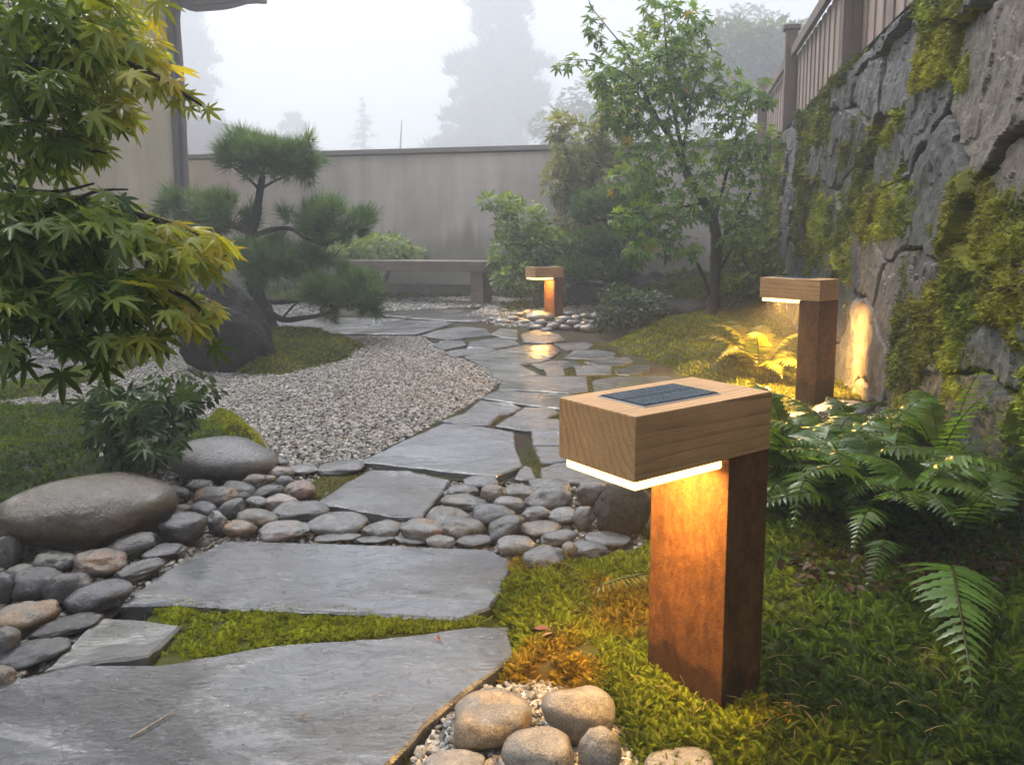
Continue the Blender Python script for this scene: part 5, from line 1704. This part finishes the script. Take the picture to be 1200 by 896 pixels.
# ---- ferns -------------------------------------------------------------------
def pinna_template(n=9, saw=0.42):
    V, F = [], []
    for k in range(n + 1):
        t = k / n
        hw = 0.125 * (1 - t ** 1.8) * min(1.0, 0.55 + t * 4)
        hw *= 1.0 if k % 2 == 0 else (1 - saw)
        z = -0.22 * t * t
        V += [(t, -hw, z + 0.25 * hw), (t, 0, z), (t, hw, z + 0.25 * hw)]
    for k in range(n):
        a = 3 * k
        F += [[a, a + 3, a + 4, a + 1], [a + 1, a + 4, a + 5, a + 2]]
    return np.array(V), np.array(F)


PIN = pinna_template()
PIN_S = (OVAL[0] * np.array([1, 0.8, 1]), OVAL[1])


def frond(mb, p0, p1, p2, width, n, col, L, up=(0, 0, 1), tmpl=PIN, wide=1.0, start=0.16, stalk=(0.09, 0.075, 0.03)):
    t = np.linspace(start, 0.985, n)
    p0, p1, p2 = (np.asarray(x, float) for x in (p0, p1, p2))
    cur = lambda t: ((1 - t) ** 2)[:, None] * p0 + (2 * t * (1 - t))[:, None] * p1 + (t * t)[:, None] * p2
    c = cur(t)
    tan = nrm((2 * (1 - t))[:, None] * (p1 - p0) + (2 * t)[:, None] * (p2 - p1))
    u = np.array(up, float)
    S_ = nrm(np.cross(tan, u))
    N_ = np.cross(S_, tan)
    prof = np.minimum((t - start) / 0.16 * 0.6 + 0.45, 1.0) * (1 - ((t - start) / (1 - start)) ** 1.7) + 0.05
    for sgn in (-1, 1):
        ln = width * prof * RNG.uniform(0.86, 1.08, n)
        X = nrm(S_ * sgn + tan * (0.28 + 0.5 * t[:, None] ** 2) - N_ * RNG.uniform(-0.05, 0.25, (n, 1)))
        Zv = nrm(N_ + RNG.normal(0, 0.16, (n, 3)) - X * 0)
        Yv = np.cross(Zv, X)
        wq = np.maximum(ln, width * 0.25)[:, None] * wide
        mb.add(*scatter(tmpl[0], tmpl[1], c - L, X * ln[:, None], Yv * wq, Zv * ln[:, None], np.array(col) * RNG.uniform(0.75, 1.3, (n, 1))))
    ts = np.linspace(0, 1, 8)
    V, F = tube(cur(ts), np.linspace(0.0028, 0.0008, 8) * max(1, width / 0.06), 5)
    mb.add(V - L, F, stalk)


def fern(label, base, nf, length, width, n=20, col=(0.045, 0.085, 0.028), spread=(0, 2 * math.pi), rise=(0.6, 1.2), group=None, wide=1.0, extra=()):
    e = empty("fern", tuple(base), label, "fern", group)
    L = np.array(base)
    for k in range(nf):
        a = spread[0] + (spread[1] - spread[0]) * (k + RNG.uniform(-0.3, 0.3)) / max(nf, 1)
        ln = length * 1.22 * RNG.uniform(0.7, 1.12)
        el = RNG.uniform(*rise)
        d = np.array([math.cos(a), math.sin(a), 0])
        p1 = L + d * ln * 0.42 * math.cos(el) + (0, 0, ln * 0.72 * math.sin(el) + 0.03)
        p2 = L + d * ln * 0.95 * math.cos(el * 0.75) + (0, 0, ln * RNG.uniform(0.15, 0.7) * math.sin(el))
        mb = MB()
        c = np.array(col) * RNG.uniform(0.75, 1.35) + np.array([0.015, 0.01, 0]) * RNG.random()
        frond(mb, L + d * 0.01, p1, p2, width * 1.25 * RNG.uniform(0.85, 1.15), n, c, L, wide=1.8 * wide)
        mb.build("frond", M['leaf'], e)
    for p0, p1, p2, w_, n_, c in extra:
        mb = MB()
        frond(mb, p0, p1, p2, w_, n_, c, L, up=(-0.25, -0.6, 1), wide=1.5 * wide)
        mb.build("frond", M['leaf'], e)
    return e


FG = "ferns at the right under the stone wall"
GRN = (0.078, 0.145, 0.026)
fern("lush dark green fern right behind the near lamp post", G(955, 600), 24, 0.5, 0.085, 24, GRN, group=FG)
fern("broad fern in the middle of the right fern bed", G(1035, 635), 24, 0.46, 0.085, 24, (0.078, 0.145, 0.026), group=FG,
     extra=[(G(1030, 650), P(1050, 600, 1.95), P(1014, 693, 1.8), 0.06, 22, (0.07, 0.12, 0.035))])
fern("fern nearest the right frame edge with one large frond hanging towards the camera", G(1120, 655), 14, 0.42, 0.08, 24, (0.078, 0.145, 0.026), spread=(0.3, 3.4), group=FG,
     extra=[(G(1115, 672), P(1112, 625, 1.75), P(1141, 815, 1.45), 0.125, 25, (0.11, 0.2, 0.05)), (G(1118, 660), P(1130, 560, 2.0), P(1200, 560, 1.7), 0.06, 22, (0.05, 0.1, 0.035)), (G(1100, 650), P(1080, 560, 2.1), P(1010, 570, 1.95), 0.07, 22, (0.07, 0.11, 0.04))])
fern("tall fern leaning up against the mossy stone wall at the right", G(1105, 575), 13, 0.5, 0.06, 24, (0.078, 0.145, 0.026), spread=(-1.2, 4.0), rise=(0.7, 1.25), group=FG,
     extra=[(G(1100, 570), P(1100, 480, 2.5), P(1196, 440, 2.22), 0.075, 22, (0.09, 0.17, 0.03)), (G(1105, 560), P(1120, 500, 2.45), P(1225, 505, 2.1), 0.065, 22, (0.08, 0.15, 0.03)), (G(1095, 575), P(1060, 500, 2.6), P(1010, 520, 2.5), 0.07, 22, (0.09, 0.17, 0.035)), (G(1110, 570), P(1120, 450, 2.7), P(1165, 420, 2.45), 0.055, 20, (0.1, 0.18, 0.035))])
fern("pale fern with one upright feathery frond, behind the middle ferns", G(1010, 575), 18, 0.5, 0.075, 22, (0.078, 0.145, 0.026), group=FG,
     extra=[(G(1046, 575), P(1047, 520, 2.9), P(1042, 462, 2.85), 0.10, 13, (0.12, 0.14, 0.08))])
fern("bushy fern left of the second lamp's foot, partly behind the near wooden cap", G(925, 555), 16, 0.4, 0.075, 22, (0.078, 0.145, 0.026), group=FG)
fern("warm lit grassy fern beside the second lamp's light", G(890, 446), 16, 0.55, 0.08, 22, (0.11, 0.12, 0.03), group=FG)
fern("dark fern at the foot of the shrub behind the grey boulder", G(160, 545), 7, 0.3, 0.06, 20, (0.03, 0.06, 0.02), spread=(-2.2, 0.6))
# single yellow green frond lying in the moss left of the near lamp
e = empty("fern", tuple(G(770, 668)), "small yellow green fern frond lying in the moss left of the near lamp post", "fern")
mb = MB()
frond(mb, G(775, 672), P(730, 668, 1.75), G(672, 704, 0.05), 0.045, 20, (0.15, 0.18, 0.025), np.array(e.location))
mb.build("frond", M['leaf'], e)

# ---- leaf litter, fallen leaves and crumbs ------------------------------------
LIT = GP([(905, 680), (960, 660), (1040, 650), (1190, 640), (1200, 690), (1100, 720), (960, 720), (910, 715)])
p = sample_poly(LIT, 700)
mb = MB()
leaf_cloud(mb, OVAL, np.column_stack([p, RNG.uniform(0.03, 0.075, len(p))]), (0.015, 0.04), RNG.normal(0, 1, (len(p), 3)) * (1, 1, 0.2), (0, 0, 1), np.array([0.085, 0.045, 0.025]) * RNG.uniform(0.4, 1.6, (len(p), 1)), 0.2, 0.5)
tag(mb.build("leaf_litter", M['foliage']), "brown fallen leaf litter under the ferns", "leaf litter", kind="stuff")
for px, py, s, c, lab in ((516, 752, 0.022, (0.3, 0.1, 0.05), "small reddish fallen leaf on the largest front slab"), (552, 788, 0.012, (0.42, 0.25, 0.15), "tiny tan fallen leaf near the right end of the largest front slab"),
                          (238, 775, 0.016, (0.16, 0.055, 0.025), "dark brown fallen leaf on the far edge of the largest slab"), (352, 840, 0.018, (0.2, 0.12, 0.06), "brown fallen leaf lying in the middle of the largest slab"),
                          (625, 737, 0.045, (0.24, 0.085, 0.05), "red brown fallen leaf in the moss right of the broad slab"), (652, 742, 0.04, (0.36, 0.25, 0.13), "pale tan fallen leaf in the moss next to the red brown one"),
                          (437, 815, 0.014, (0.22, 0.11, 0.05), "small curled brown leaf on the largest slab, right of its middle")):
    mb = MB()
    z = 0.04 if py < 745 and px > 600 else 0.016
    a = RNG.uniform(0, 6.28)
    leaf_cloud(mb, OVAL, G(px, py, z)[None] + (0, 0, 0.003), (s, s * 1.01), np.array([[math.cos(a), math.sin(a), 0.15]]), (0, 0, 1), np.array([c]), 0.05, 0.25)
    tag(mb.build("fallen_leaf", M['foliage']), lab, "leaf")
tw = MB()
V, F = tube([G(152, 864, 0.018), G(176, 850, 0.020), G(208, 830, 0.019)], [0.0022, 0.0025, 0.0016], 6, 0.2)
tw.add(V, F, (0.36, 0.33, 0.28))
tag(tw.build("twig", M['bark']), "thin pale twig lying on the largest front slab", "twig")
cr = sample_poly(GP([(0, 820), (300, 770), (590, 735), (600, 765), (450, 890), (0, 896)]), 90)
cr = np.vstack([cr, sample_poly(GP([(200, 700), (280, 640), (580, 650), (560, 720)]), 45), sample_poly(GP([(430, 540), (520, 500), (600, 515), (580, 550)]), 16)])
mb = MB()
leaf_cloud(mb, OVAL, np.column_stack([cr, np.full(len(cr), 0.019)]), (0.003, 0.008), RNG.normal(0, 1, (len(cr), 3)) * (1, 1, 0.1), (0, 0, 1), np.array([0.06, 0.045, 0.03]) * RNG.uniform(0.3, 2.5, (len(cr), 1)), 0.1, 0.2)
tag(mb.build("leaf_crumbs", M['foliage']), "tiny dark crumbs and seeds scattered on the front slabs", "debris", kind="stuff")
# dry needles and stalks in the moss
p = sample_poly(GP([(640, 690), (760, 650), (960, 720), (1200, 730), (1200, 896), (760, 896)]), 170)
mb = MB()
for q in p:
    a, ln = RNG.uniform(0, 6.28), RNG.uniform(0.02, 0.06)
    d = np.array([math.cos(a), math.sin(a), RNG.uniform(-0.05, 0.5)])
    o_ = np.array([q[0], q[1], 0.045])
    V, F = tube([o_, o_ + d * ln * 0.5 + (0, 0, 0.005), o_ + d * ln], [0.0008, 0.0007, 0.0004], 4)
    mb.add(V, F, np.array([0.3, 0.24, 0.12]) * RNG.uniform(0.6, 1.3))
tag(mb.build("dry_stalks", M['foliage']), "thin dry stalks and needles caught in the moss round the near lamp", "dry stalks", kind="stuff")
